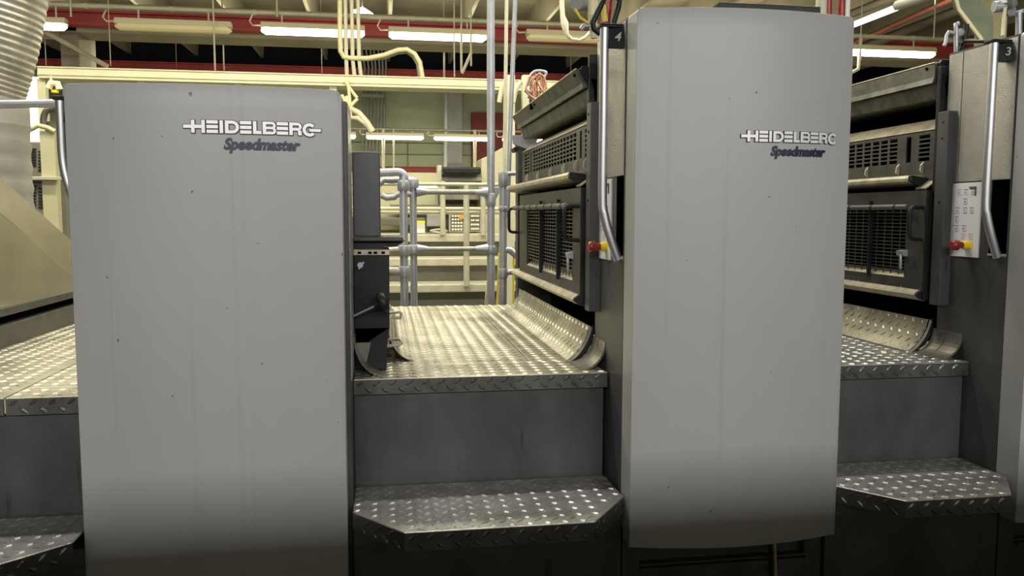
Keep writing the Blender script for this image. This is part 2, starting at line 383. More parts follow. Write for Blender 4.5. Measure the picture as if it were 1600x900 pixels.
# ------------------------------------------------------------------ cable tray and pipes
TY = 9.0; tz0 = 2.675; tz1 = 2.79
tr = thing('cable_tray', (-1, TY, tz0), 'long cream cable tray on posts crossing behind the press above head height', 'cable tray')
MB().prism([(TY, tz0), (TY + .3, tz0), (TY + .3, tz1), (TY + .29, tz1), (TY + .29, tz0 + .012), (TY + .012, tz0 + .012), (TY + .012, tz1), (TY, tz1)], 'x', -3.42, 2.6).build('tray', 'tray_cream', tr)
MB().box(-3.42, TY - .012, tz0 + .03, 2.6, TY, tz0 + .045).box(-3.42, TY - .012, tz1 - .012, 2.6, TY, tz1).build('lip', 'tray_cream', tr)
for px in (60, 217, 370, 519):
    x = AY(px, 130, TY).x; MB().box(x - .035, TY + .05, 0, x + .045, TY + .13, tz0).build('post', 'tray_cream', tr, .004)
for px, dx in ((120, .06), (226, .02), (384, -.02)):
    x = AY(px, 130, TY).x
    one(MB().tube([(x + k * .02 + .03 * math.sin(k * 2.1), TY + .2, tz0 - .02 - .055 * k) for k in range(7)], .018, 6), 'cable_loop', 'conduit_cream', 'cream cable loop hanging under the tray, %s' % {120: 'near the silver duct', 226: 'over the left half of the shorter cover', 384: 'over the lettering of the shorter cover'}[px], 'cable', 'cable loops under the tray')
# four stout pipes down to the tray, first two sweep over as a hose
PY = 9.15
for i, (px, pyb) in enumerate(((541, 120), (551, 120), (561, 118))):
    a = AY(px - 2, -25, PY); b = AY(px, 92, PY); c = AY(px + (1 if i < 1 else 3), pyb, PY)
    one(MB().tube([Vector((a.x, PY, 6.9)), a, b, c], .021, 8), 'conduit_pipe', 'conduit_cream', 'cream pipe dropping to the tray, %s of the straight three' % ('first from left', 'middle', 'last from left')[i], 'pipe', 'pipes dropping to the cable tray')
pts = [(524, -440), (531, -25), (531, 50), (532, 80), (537, 89), (550, 91), (575, 91), (600, 86), (622, 78), (636, 77), (648, 84), (656, 97), (660, 121)]
one(MB().tube([AY(x, y, PY - .02) for x, y in pts], .026, 8), 'curved_hose', 'hose_cream', 'cream hose that drops left of the pipes then arches over to the tray', 'hose')
pts = [(566, 93), (600, 90), (622, 82), (636, 81), (646, 88), (653, 100), (656, 121)]
one(MB().tube([AY(x, y, PY + .05) for x, y in pts], .022, 8), 'curved_hose', 'conduit_grey', 'darker hose tucked beneath the arching cream hose', 'hose')
for i in range(7):
    x = [568, 574, 580, 585, 591, 596, 601][i]
    one(MB().tube([AY(x - 2 + i * 1.0 - 6, -25, 21.5), AY(x - 6 + i * 1.2, 60, 21.5), AY(x + 2, 105, 21.5), AY(x - 2, 235, 21.5)], .028, 6), 'wall_pipe', 'conduit_grey', 'thin grey pipe on the green back wall in the bundle of seven, %s' % ['leftmost', 'second from left', 'third from left', 'the middle one', 'third from right', 'second from right', 'rightmost'][i], 'pipe', 'grey pipes down the back wall')
a = AY(565, 150, 21.4); b = AY(600, 151, 21.4)
one(MB().box(a.x, 21.3, a.z - .04, b.x, 21.45, a.z + .04), 'pipe_clamp', 'conduit_grey', 'horizontal clamp bar across the seven grey wall pipes', 'clamp')
t = thing('bay_lamp', AY(568, 22, 16), 'oval bright hall lamp shining behind the vertical pipes', 'lamp')
MB().tube([AY(550, 19, 16), AY(566, 21, 16), AY(583, 24, 16)], [.03, .12, .03], 10).build('diffuser', 'lamp_lit', t); q = AY(566, 21, 16); MB().cyl(q, (q.x, q.y, 5.9), .012, 6).build('stem', 'conduit_grey', t)
# ------------------------------------------------------------------ printing units
def cover_surf(x, x0, x1, yf, sag):
    u = (x - x0) / (x1 - x0) * 2 - 1
    return yf - sag * (1 - u * u)
def cover(parent, x0, x1, z0, z1, yf, sag, depth=.1, label=None):
    n = 40; r = .014; bm = MB(); fr, bk = [], []
    cols = []
    for i in range(n + 1):
        u = i / n; x = x0 + (x1 - x0) * u
        cols.append(x)
    cols = sorted(set(cols + [x0 + r * (1 - math.cos(a)) for a in (0, .4, .8, 1.2, PI / 2)] + [x1 - r * (1 - math.cos(a)) for a in (0, .4, .8, 1.2, PI / 2)]))
    def top(x):
        d = min(x - x0, x1 - x)
        return z1 if d >= r else z1 - r + math.sqrt(max(0, r * r - (r - d) ** 2))
    rows = 24
    grid = []
    for x in cols:
        t = top(x); y = cover_surf(x, x0, x1, yf, sag)
        grid.append([(x, y, z0 + (t - z0) * k / rows) for k in range(rows + 1)])
    V = [[bm.bm.verts.new(p) for p in c] for c in grid]
    B = [[bm.bm.verts.new((p[0], yf + depth, p[2])) for p in (c[0], c[-1])] for c in grid]
    f = bm.bm.faces
    for i in range(len(V) - 1):
        for k in range(rows):
            q = f.new((V[i][k], V[i + 1][k], V[i + 1][k + 1], V[i][k + 1])); q.smooth = True
        f.new((V[i][-1], V[i + 1][-1], B[i + 1][1], B[i][1]))
        f.new((V[i][0], B[i][0], B[i + 1][0], V[i + 1][0]))
        f.new((B[i][0], B[i][1], B[i + 1][1], B[i + 1][0]))
    f.new([*V[0]] + [B[0][1], B[0][0]]); f.new([*V[-1]][::-1] + [B[-1][0], B[-1][1]])
    return bm.build('front_cover', 'cover_paint', parent, .0035, 2, label=label)
def stroke_letters():
    """the wordmark in cap-height units, each item a convex quad/polygon strip in (u, v)"""
    S = []
    w_ = .27
    def bar(u0, v0, u1, v1): S.append([(u0, v0), (u1, v0), (u1, v1), (u0, v1)])
    def arcs(cx, cy, ro, ri, a0, a1, n=12, sy=1.0):
        for i in range(n):
            t0 = math.radians(a0 + (a1 - a0) * i / n); t1 = math.radians(a0 + (a1 - a0) * (i + 1) / n)
            S.append([(cx + ri * math.cos(t0), cy + ri * math.sin(t0) * sy), (cx + ro * math.cos(t0), cy + ro * math.sin(t0) * sy), (cx + ro * math.cos(t1), cy + ro * math.sin(t1) * sy), (cx + ri * math.cos(t1), cy + ri * math.sin(t1) * sy)])
    bar(0, .37, .60, .63)
    bar(.60, 0, .86, 1); bar(.86, .37, 1.38, .63); bar(1.38, 0, 1.64, 1)
    def E(u0, u1):
        bar(u0, 0, u1, .26); bar(u0, .37, u1, .63); bar(u0, .74, u1, 1)
    E(1.76, 2.62); bar(2.75, 0, 3.01, 1)
    bar(3.16, 0, 3.42, 1); bar(3.42, .76, 3.72, 1); bar(3.42, 0, 3.72, .24); arcs(3.72, .5, .5, .26, -90, 90)
    E(4.30, 5.16); bar(5.28, 0, 5.54, 1); bar(5.54, 0, 5.92, .25)
    bar(6.02, 0, 6.28, 1); bar(6.28, .80, 6.72, 1); bar(6.28, .41, 6.74, .60); bar(6.28, 0, 6.74, .21)
    arcs(6.74, .30, .30, .10, -90, 90, 8); arcs(6.72, .70, .30, .10, -90, 90, 8)
    E(7.10, 7.96); bar(8.06, 0, 8.32, 1); bar(8.32, .78, 8.70, 1); bar(8.32, .36, 8.72, .57); arcs(8.70, .68, .32, .11, -90, 90, 8)
    S.append([(8.74, 0), (9.02, 0), (9.0, .36), (8.72, .42)])
    arcs(9.62, .46, .54, .29, 42, 318, 18)
    return S
GBAR = [[(9.62, .33), (10.52, .33), (10.52, .55), (9.62, .55)]]
def badge(parent, x_left, z_base, cap, surf, with_bar):
    polys = stroke_letters() + (GBAR if with_bar else [])
    def add(grow, d0, d1, name, m, lab=None):
        mb = MB()
        for p in polys:
            cx = sum(q[0] for q in p) / len(p); cy = sum(q[1] for q in p) / len(p)
            pp = []
            for (u, v) in p:
                pp.append((u + (grow if u > cx else -grow), v + (grow if v > cy else -grow)))
            A = [(x_left + u * cap, surf(x_left + u * cap) - d0, z_base + v * cap) for u, v in pp]
            B = [(x_left + u * cap, surf(x_left + u * cap) - d1, z_base + v * cap) for u, v in pp]
            mb.hexa(A, B)
        return mb.build(name, m, parent, label=lab)
    add(.05, -.001, .0035, 'lettering_border', 'logo_dark', 'black outline behind the white letters')
    add(0, .003, .006, 'lettering', 'logo_white', 'raised white capital letters')
    def xf(co):
        x = x_left + 2.98 * cap + co.x * .90; return Vector((x, surf(x) - .002 - co.z, z_base - 1.22 * cap + co.y))
    text_mesh('script_lettering', 'Speedmaster', cap * 1.22, xf, 'logo_navy', parent, .0022, .28, .0016, label='dark navy slanted lettering')
def smooth_curve(pts, n=6):
    pts = [Vector(p) for p in pts]; out = []
    for i in range(len(pts) - 1):
        p0 = pts[max(i - 1, 0)]; p1 = pts[i]; p2 = pts[i + 1]; p3 = pts[min(i + 2, len(pts) - 1)]
        for k in range(n):
            t = k / n
            out.append(.5 * ((2 * p1) + (p2 - p0) * t + (2 * p0 - 5 * p1 + 4 * p2 - p3) * t * t + (3 * p1 - p0 - 3 * p2 + p3) * t ** 3))
    out.append(pts[-1]); return out
def handle_and_plate(parent, w, ztop, digit, zlow=1.165):
    # hooded black bracket facing the aisle, the bar handle hangs from it
    zl = ztop - .028; b = .062
    pl = MB().hexa([(w - .050, 2.530, zl - b), (w + .004, 2.512, zl - b), (w + .004, 2.530, zl), (w - .050, 2.545, zl)], [(w - .050, 2.556, zl - b), (w - .001, 2.556, zl - b), (w - .001, 2.556, zl), (w - .050, 2.556, zl)]).build('number_plate', 'black_paint', parent, label='black bracket plate with the unit number')
    MB().prism([(2.528, zl), (2.575, zl), (2.575, zl + .010), (2.532, zl + .012)], 'x', w - .078, w - .0005).build('handle_hood', 'black_paint', parent, .003)
    if digit:
        def xf(co): return Vector((w - .034 + co.x, 2.5335 - co.z + (.0085 if co.x < .0 else 0) - co.x * .25 - (zl - b * .5 - (zl - b + .012 + co.y)) * .22 - .004, zl - b + .018 + co.y))
        text_mesh('unit_number', digit, .040, xf, 'digit_grey', parent, .001, .25, .0004, label='grey slanted digit')
    xs = w - .060
    pts = [(xs, 2.545, zl - .001), (xs, 2.545, (zl + zlow + .20) / 2), (xs, 2.545, zlow + .20), (xs + .006, 2.543, zlow + .145), (xs + .022, 2.541, zlow + .085), (xs + .042, 2.541, zlow + .03), (w - .006, 2.541, zlow + .0)]
    MB().tube(smooth_curve(pts), .0145, 14).build('grab_handle', 'aluminium', parent, label='brushed metal grab handle bending in at its foot')
def quarter(n, f): return [f(i / n) for i in range(n + 1)]

def printing_unit(w, digit, label, x1=None, badge_x=None, top=1.925, gap_back=4.75, hood4=False):
    x1 = w + .703 if x1 is None else x1
    u = thing('printing_unit', (w + .35, 3.4, 0), label, 'printing press', 'printing units of the press line')
    cv = cover(u, w + .001, x1, .262, top, 2.40, .05)
    if badge_x is not None:
        badge(cv, badge_x, 1.532, .0320 if False else .0328, lambda x: cover_surf(x, w + .001, x1, 2.40, .05), False)
    # side frame
    xr = x1 - .006
    ry0, ry1, rz0, rz1 = 2.508, 2.592, 1.175, 1.435
    fm = MB().box(w + .08, 2.503, .06, xr, 2.846, top - .004)
    fm.box(w, 2.503, .06, w + .08, 2.846, rz0).box(w, 2.503, rz1, w + .08, 2.846, top - .004).box(w, 2.503, rz0, w + .08, ry0, rz1).box(w, ry1, rz0, w + .08, 2.846, rz1)
    fm.build('side_frame', 'dark_paint', u)
    # speckled upper sheet on the frame, then the darker mount below it
    MB().box(w - .003, 2.506, 1.435, w, 2.765, top - .012).box(w - .003, 2.769, 1.435, w, 2.844, top - .012).build('upper_side_sheet', 'hammered_paint', u, .0015)
    MB().box(w + .07, ry0, rz0, w + .079, ry1, rz1).box(w + .001, ry0, rz0, w + .07, ry0 + .003, rz1).box(w + .001, ry1 - .003, rz0, w + .07, ry1, rz1).box(w + .001, ry0, rz1 - .003, w + .07, ry1, rz1).build('side_recess', 'void_black', u, label='black recess in the side of the frame')
    MB().box(w - .004, ry0, rz0 - .006, w + .03, ry1, rz0 + .001).build('recess_lip', 'cover_edge', u)
    handle_and_plate(u, w, top, digit)
    # control panel
    cp = MB().box(w - .006, 2.637, 1.158, w, 2.790, 1.430).build('control_panel', 'panel_white', u, .001, label='white push button panel')
    X = w - .0065
    def sq(cy, cz, s=.011, red=False):
        b = MB().box(X - .0015, cy - s, cz - s, X + .0005, cy + s, cz + s).build('push_button', 'button_face', cp)
        m = MB(); m.box(X - .0018, cy - s, cz + s, X, cy + s, cz + s + .0022); m.box(X - .0020, cy - s * .35, cz - s * .4, X - .0014, cy + s * .35, cz - s * .25)
        m.box(X - .0020, cy - s * .15, cz - s * .4, X - .0014, cy + s * .15, cz + s * .4)
        m.build('button_mark', 'pink_ink' if red else 'panel_ink', cp)
    P = [(1499.5, 301), (1510, 300.5), (1521, 300), (1509, 315), (1497, 329), (1508.5, 329), (1519, 329), (1496, 343), (1496, 357), (1507, 357), (1506, 370), (1517, 370)]
    for i, (px, py) in enumerate(P):
        p = AX(px, py, 2.124); sq(p.y, p.z, .009, i >= 10)
    p = AX(1521, 300, 2.124)
    MB().box(X - .003, p.y - .016, p.z + .012, X, p.y + .016, p.z + .020).box(X - .003, p.y - .016, p.z - .014, X, p.y - .013, p.z + .014).build('button_guard', 'panel_ink', cp)
    p = AX(1516, 383, 2.124)
    MB().box(X - .001, p.y - .013, p.z - .013, X + .0005, p.y + .013, p.z + .013).build('yellow_field', 'stop_yellow', cp)
    p = AX(1505.5, 383, 2.110); py_, pz_ = p.y, p.z
    MB().tube([(X, py_, pz_), (X - .012, py_, pz_), (X - .018, py_, pz_)], [.017, .016, .013], 18).build('stop_collar', 'stop_yellow', cp)
    MB().tube([(X - .012, py_, pz_), (X - .036, py_, pz_), (X - .037, py_, pz_), (X - .054, py_, pz_), (X - .060, py_, pz_)], [.012, .013, .019, .019, .014], 20).build('stop_button', 'stop_red', cp)
    # proud post and thin rail behind it
    def far(px, off): return AX(px, 335, W4 + off).y
    po = MB().box(w - .040, 2.785, .968, w + .004, 2.842, 1.70).build('corner_post', 'dark_paint', u, .002)
    for zz in (1.66, 1.60, 1.36): MB().cyl((w - .043, 2.812, zz), (w - .039, 2.812, zz), .004, 8).build('post_screw', 'black_paint', po)
    MB().box(w - .030, 2.852, 1.30, w + .01, 2.872, 1.875).build('hood_rail', 'black_paint', u, .003)
    # dark core between the units
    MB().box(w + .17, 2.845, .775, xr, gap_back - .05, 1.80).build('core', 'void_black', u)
    MB().box(w - .02, gap_back - .30, .775, w + .2, gap_back - .22, 1.70).build('rear_post', 'guard_paint', u, .003)
    # hood: folded sheet over a lower skirt, ending just behind the frame
    Y0, Y1 = 2.885, 4.33
    hp = [(900, 109), (911, 138), (924, 161)] if hood4 else [(1461, 99), (1456, 130), (1468, 153)]
    A, B, C = [AY(q[0], q[1], Y0) for q in hp]
    mid = A.lerp(B, .70) + Vector((.006, 0, 0))
    hd = MB(); hd.prism([(A.x, A.z), (mid.x, mid.z), (B.x, B.z), (B.x + .012, B.z + .002), (B.x + .16, B.z + .03), (B.x + .16, A.z + .01), (A.x + .02, A.z + .008)], 'y', Y0, Y1)
    h = hd.build('hood', 'hood_paint', u, .0012, label='folded grey hood panel with bright upper edge')
    MB().prism([(B.x + .014, B.z - .002), (C.x, C.z), (C.x + .14, C.z), (C.x + .14, B.z)], 'y', Y0 - .02, Y1 - .02).build('hood_skirt', 'hood_paint', u, .002)
    MB().tube([(A.x, Y0, A.z + .003), (A.x, Y1, A.z + .003)], .003, 6).build('hood_edge', 'guard_ledge', h)
    MB().prism([(A.x + .012, A.z), (B.x + .02, B.z), (B.x + .15, B.z), (B.x + .15, A.z + .012), (A.x + .02, A.z + .012)], 'y', Y0 - .012, Y0 - .001).build('hood_end_plate', 'black_paint', u, .001)
    MB().prism([(A.x + .045, A.z - .035), (B.x + .03, B.z - .005), (C.x + .004, C.z + .001), (C.x + .10, C.z), (C.x + .10, A.z - .035)], 'y', Y0 - .033, Y0 - .022).build('skirt_end_plate', 'black_paint', u, .001)
    MB().prism([(w - .06, 1.69), (w + .05, 1.65), (w + .08, 1.73), (w - .065, 1.735)], 'y', Y1 + .03, Y1 + .05).build('rear_bracket', 'galvanised', u, .001)
    MB().cyl((w - .055, Y1 - .04, 1.655), (w - .055, Y1 + .05, 1.655), .014, 10).build('rear_knob', 'black_paint', u)
    for yy in (2.93, 3.72): 
        q = A.lerp(B, .18); MB().cyl((q.x + .004, yy, q.z), (q.x - .003, yy, q.z), .006, 8).build('hood_screw', 'void_black', h)
    q = A.lerp(B, .2); MB().box(q.x - .006, 3.78, q.z - .012, q.x + .004, 3.81, A.z + .012).build('hood_notch', 'void_black', h)
    # upper guard: ledge, plate pieces and bars
    g = w - .008; Y0, Y1 = 2.88, 4.38; zt = 1.648; zbm = 1.475
    MB().prism([(g, zt - .002), (w + .055, zt + .045), (w + .065, zt + .045), (w + .065, zt - .02), (g, zt - .010)], 'y', Y0, Y1).build('guard_ledge', 'guard_ledge', u, .002, label='pale dusty sloping ledge')
    fl = MB(); X0, X1 = g, g + .006
    mz0, mz1 = 1.525, 1.628; m0 = 3.13; m1 = far(833, -.008)
    fl.box(X0, Y0, mz1, X1, Y1, zt - .004); fl.box(X0, Y0, zbm - .04, X1, Y1, mz0)
    for (a, b) in ((Y0, 2.925), (2.992, 3.040), (3.072, m0), (m1, m1 + .05), (m1 + .075, m1 + .11), (Y1 - .08, Y1)): fl.box(X0, a, mz0, X1, b, mz1)
    gp = fl.build('upper_guard', 'guard_paint', u, label='perforated upper guard plate')
    br = MB()
    for k in range(1, 6):
        z = mz0 + (mz1 - mz0) * k / 6
        for (a, b) in ((m0, m1), (2.925, 2.992), (m1 + .11, Y1 - .08)): br.box(X0, a, z - .0026, X1, b, z + .0026)
    for k in range(1, 15): y = m0 + (m1 - m0) * k / 15; br.box(X0 + .001, y - .006, mz0, X1 - .001, y + .006, mz1)
    y = (m1 + Y1) / 2; br.box(X0 + .001, y - .006, mz0, X1 - .001, y + .006, mz1)
    br.build('guard_bars', 'guard_wire', gp)
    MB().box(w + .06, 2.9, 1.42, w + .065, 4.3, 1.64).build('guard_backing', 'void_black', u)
    for yy in (2.955, 3.11, 3.33, 3.60, 3.90, 4.2):
        MB().prism([(g, 1.478), (g - .014, 1.486), (g - .012, 1.508), (g, 1.522)], 'y', yy, yy + .008).build('guard_hook', 'guard_ledge', gp)
    # rounded cross bar with a black end
    pr = [(w - .003, 1.468), (w - .070, 1.468), (w - .079, 1.465), (w - .085, 1.456), (w - .084, 1.444), (w - .076, 1.437), (w - .055, 1.432), (w - .003, 1.425)]
    MB().prism(pr, 'y', 2.945, 4.45).build('cross_bar', 'guard_ledge', u, .001, label='pale rounded cross bar')
    MB().prism([(w + .006, 1.455), (w - .080, 1.467), (w - .082, 1.444), (w - .05, 1.428), (w + .006, 1.405)], 'y', 2.925, 2.945).build('bar_cap', 'black_paint', u, .002)
    # lower guard: a box of frame and wires standing proud of the wall
    d0 = w - .053; dz0, dz1 = 1.012, 1.408; dy0, dy1 = 2.870, far(812, -.053); oy0, oy1 = 2.985, far(823, -.053); oz0, oz1 = 1.062, 1.352
    d = MB(); d.box(d0, dy0, oz1, d0 + .012, dy1, dz1); d.box(d0, dy0, dz0, d0 + .012, dy1, oz0); d.box(d0, dy0, oz0, d0 + .012, oy0, oz1); d.box(d0, oy1, oz0, d0 + .012, dy1, oz1)
    dr = d.build('lower_guard', 'guard_paint', u, .0, label='grey framed lower guard door')
    MB().box(d0 + .001, dy0 - .008, dz0 - .03, w + .02, dy0, dz1).build('door_edge', 'black_paint', u, .001)
    MB().box(d0 + .012, dy0, dz0 - .03, w + .02, dy0 + .02, dz1).box(d0 + .012, dy1 - .02, dz0, w + .02, dy1, dz1).build('door_return', 'dark_paint', u)
    MB().prism([(d0 + .001, oz0), (d0 + .034, oz0 + .026), (d0 + .036, oz0 + .020), (d0 + .014, oz0 - .002)], 'y', oy0, oy1).build('door_sill', 'guard_ledge', dr)
    wr = MB()
    for k in range(1, 18): z = oz0 + .022 + (oz1 - oz0 - .022) * k / 18; wr.box(d0 + .006, oy0, z - .0019, d0 + .011, oy1, z + .0019)
    wr.build('mesh_wires', 'guard_wire', dr)
    wr = MB()
    for k in range(1, 19): y = oy0 + (oy1 - oy0) * k / 19; wr.box(d0 + .010, y - .0022, oz0 + .005, d0 + .013, y + .0022, oz1)
    wr.build('mesh_wires', 'guard_wire', dr)
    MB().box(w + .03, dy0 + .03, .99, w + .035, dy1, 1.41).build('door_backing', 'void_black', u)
    for px in (870, 843): yy = far(px, -.065); MB().box(d0 - .012, yy, oz0 - .012, d0 + .006, yy + .010, oz1 + .02).build('door_fin', 'black_paint', dr, .001)
    tx = w - .088; tz = 1.343; ty1 = far(804, -.088)
    tb = MB().cyl((tx, 2.93, tz), (tx, ty1, tz), .0115, 12).build('door_rail', 'guard_wire', u, label='ringed horizontal tube rail')
    for k in range(7):
        yy = 3.0 + k * .16; MB().cyl((tx, yy, tz), (tx, yy + .008, tz), .0135, 12).build('rail_ring', 'black_paint', tb)
    for yy in (3.0, 3.95): MB().cyl((tx, yy, tz), (d0 + .002, yy, tz), .006, 8).build('rail_stay', 'black_paint', tb)
    for yy in (2.885, ty1 + .06):
        hx = w - .108
        pts = [(d0 + .004, yy, 1.342), (hx + .018, yy, 1.342), (hx + .005, yy, 1.338), (hx, yy, 1.324), (hx, yy, 1.238), (hx + .005, yy, 1.224), (hx + .018, yy, 1.219), (d0 + .004, yy, 1.218)]
        MB().tube(pts, .0082, 10).build('door_handle', 'black_paint', u, label='black bent tube handle')
    MB().prism([(d0, 1.145), (d0 - .020, 1.150), (d0 - .024, 1.168), (d0, 1.172)], 'y', 2.965, 3.01).cyl((d0 - .016, 2.985, 1.095), (d0 - .018, 2.985, 1.155), .0055, 8).build('door_latch', 'galvanised', dr, .001)
    MB().prism([(w - .052, 1.412), (w - .002, 1.445), (w - .002, 1.450), (w - .054, 1.417)], 'y', 2.875, 2.905).prism([(w - .052, 1.412), (w - .002, 1.445), (w - .002, 1.450), (w - .054, 1.417)], 'y', 2.912, 2.935).build('door_corner_strip', 'guard_ledge', u)
    # bottom sill bar
    yb_ = far(801, -.07)
    MB().prism([(w + .01, 1.030), (w - .058, 1.019), (w - .072, 1.010), (w - .078, 1.000), (w - .062, .985), (w - .03, .975), (w + .01, .975)], 'y', 2.885, yb_).build('bottom_bar', 'guard_ledge', u, .001)
    MB().prism([(w + .01, 1.027), (w - .056, 1.017), (w - .070, 1.008), (w - .075, 1.000), (w - .060, .986), (w - .03, .976), (w + .01, .976)], 'y', 2.872, 2.885).build('bottom_bar_cap', 'black_paint', u)
    for yy in (3.0, 3.3): MB().cyl((w - .05, yy, 1.018), (w - .05, yy, 1.026), .005, 8).build('bar_bolt', 'galvanised', u)
    # curved tread kick plate, sunk behind by a plain curved flange
    ky0, ky1 = 2.868, 4.32; nn = 10
    def K(t):                                            # t 0 foot .. 1 top; concave sweep
        return (w - .097 + .086 * (.45 * t + .55 * math.sin(t * PI / 2)), .778 + .125 * (.45 * t + .55 * (1 - math.cos(t * PI / 2))))
    kp = MB(); rows = []
    prof = [K(i / nn) for i in range(nn + 1)]
    kp.sheet([[(x, y, z) for y in (ky0, ky1)] for x, z in prof])
    back = [(x + .006, z - .006) for x, z in prof]
    kp.sheet([[(x, y, z) for y in (ky1, ky0)] for x, z in back])
    for i in range(nn):
        a, b, c, d_ = prof[i], prof[i + 1], back[i + 1], back[i]
        kp.bm.faces.new([kp.bm.verts.new((q[0], ky0, q[1])) for q in (a, b, c, d_)])
    def kf(uu, vv):
        x, z = K(vv); x2, z2 = K(min(1, vv + .02)); x1_, z1_ = K(max(0, vv - .02)); V = Vector((x2 - x1_, 0, z2 - z1_)).normalized(); U = Vector((0, 1, 0)); n = V.cross(U); n = n if n.x < 0 else -n
        return Vector((x, uu, z)), U, V, n
    L_ = .19; kp.keep = True
    nu = int((ky1 - ky0) / .0275)
    for i in range(nu):
        for j in range(6):
            if (i + j) % 2: continue
            uu = ky0 + .016 + i * .0275; vv = (j + .5) / 6
            c, U, V, n = kf(uu, vv); sg = 1 if j % 2 else -1
            a = (U * .62 + V * .78 * sg).normalized(); kp.lug(c, a, n.cross(a), n, .0165, .0062)
    kp.build('kick_plate', 'tread_dusty', u, label='curved chequer plate kick plate')
    ep = [(x + .004, z - .002) for x, z in prof] + [(w + .0, .79), (w - .05, .777)]
    MB().prism([(q[0], q[1]) for q in ([(w - .098, .777)] + [(w - .06, .783), (w - .025, .803), (w + .000, .845), (w + .004, .905)] + [prof[-1], prof[7], prof[5], prof[3]])], 'y', ky0 + .004, ky0 + .012).build('kick_plate_end', 'black_paint', u)
    fg = MB(); R_ = .105
    pf = [(w - .092 + .090 * math.sin(t * PI / 2), .777 + .095 * (1 - math.cos(t * PI / 2))) for t in [i / 10 for i in range(11)]]
    pfb = [(x + .004, z - .006) for x, z in pf]
    for (a, b) in ((2.70, 2.785), (2.789, 2.862)):
        for i in range(10):
            q = [pf[i], pf[i + 1], pfb[i + 1], pfb[i]]; fg.prism(q, 'y', a, b)
    fg.build('curved_flange', 'flange_metal', u, label='plain curved flange at the foot of the frame')
    fg = MB()
    for i in range(10):
        q = [pf[i], pf[i + 1], pfb[i + 1], pfb[i]]; fg.prism([(x - .01, z + (0 if z < .8 else (z - .8) * .4)) for x, z in q], 'y', 4.34, 4.50)
    fg.build('curved_flange', 'galvanised_beige', u)
    # open base under the cover
    b = MB(); b.box(w + .0, 2.47, 0, w + .06, 2.502, .30); b.box(xr - .06, 2.47, 0, xr, 2.502, .30); b.box(w + .06, 2.47, 0, xr - .06, 2.502, .17); b.box(w + .06, 2.47, .27, xr - .06, 2.502, .30)
    b.build('base_frame', 'dark_paint', u, .002)
    MB().box(w + .06, 2.45, .155, xr - .06, 2.47, .165).build('base_lip', 'dark_paint', u)
    return u
W4, W3 = .757, 2.128
u4 = printing_unit(W4, '4', 'tall printing unit with the full grey cover, numbered 4, in the middle right', badge_x=AY(1155, 213, 2.36).x, hood4=True)
u3 = printing_unit(W3, '3', 'printing unit numbered 3 at the right edge, its cover cut off by the frame')
one(MB().cyl(AY(1212, 900, 2.44), AY(1210, 846, 2.44), .006, 8), 'lock_rod', 'guard_ledge', 'thin yellowish rod hanging under the taller cover', 'rod')
one(MB().cyl(AY(1205, 900, 2.45), AY(1203, 846, 2.45), .006, 8), 'lock_rod', 'black_paint', 'thin black rod beside the yellowish rod under the taller cover', 'rod')

# shorter unit at the left
ux0, ux1 = -.849, -.116
lu = thing('delivery_unit', (-.48, 3.2, 0), 'shorter press unit at left with wide grey cover and white lettering', 'printing press')
cvl = cover(lu, ux0, ux1, .20, 1.661, 2.40, .05)
badge(cvl, AY(288, 192, 2.36).x, 1.530, .0344, lambda x: cover_surf(x, ux0, ux1, 2.40, .05), True)
MB().box(ux0 + .002, 2.503, 0, -.102, 2.80, 1.645).build('side_frame', 'dark_paint', lu, .003)
MB().box(-.102, 2.505, .80, -.099, 2.74, 1.64).build('side_sheet', 'hammered_paint', lu, .001)
MB().box(ux0 + .3, 2.80, 0, -.16, 4.6, 1.30).build('rear_body', 'dark_paint', lu, .003)
MB().box(ux0 + .04, 2.47, 0, -.13, 2.502, .21).build('base_frame', 'dark_paint', lu, .002)
wl = ux0
zh = AY(92, 157, 2.545).z
handle_and_plate(lu, wl, zh + .028, None, AY(108, 350, 2.545).z)
# cabinet pieces in the gap, standing against the side sheet
a = AY(553, 237, 2.86); b = AY(595, 370, 2.86)
MB().box(-.101, 2.83, b.z, AY(594, 300, 2.83).x, 3.10, AY(590, 237, 2.83).z).build('switch_box', 'dark_paint', lu, .006, 3, label='tall dark grey box with rounded corners')
zs = AY(600, 373, 2.80).z
MB().box(-.101, 2.80, zs - .008, AY(629, 375, 2.85).x, 3.1, zs + .006).build('shelf', 'guard_paint', lu, .002)
MB().prism([(-.101, zs - .008), (.075, zs - .008), (.045, zs - .028), (-.0, zs - .028), (-.0, zs - .05), (-.101, zs - .05)], 'y', 2.83, 3.1).build('shelf_bracket', 'black_paint', lu)
zc1 = AY(600, 391, 2.79).z; xc = AY(609, 450, 2.79).x
MB().hexa([(-.101, 2.79, .84), (xc - .002, 2.79, .92), (xc, 2.79, zc1), (-.101, 2.79, zc1)], [(-.101, 3.3, .84), (xc - .002, 3.3, .92), (xc, 3.3, zc1), (-.101, 3.3, zc1)]).build('drive_cabinet', 'black_paint', lu, .004, 3, label='black cabinet standing on the deck')
MB().hexa([(-.101, 2.79, .779), (xc - .014, 2.79, .779), (xc - .012, 2.79, .85), (xc - .003, 2.79, .925), (-.101, 2.79, .925)], [(-.101, 3.3, .779), (xc - .014, 3.3, .779), (xc - .012, 3.3, .85), (xc - .003, 3.3, .925), (-.101, 3.3, .925)]).build('cabinet_foot', 'black_paint', lu, .002)
st = MB().box(-.099, 2.783, zc1 - .016, xc + .001, 2.90, zc1 + .002).build('slotted_strip', 'guard_ledge', lu, .001)
for k in range(4):
    x = (-.085, -.05, -.032, -.006)[k]; MB().box(x, 2.7815, zc1 - .012, x + .012, 2.784, zc1 - .004).build('slot', 'void_black', st)
p = AY(563, 414, 2.787)
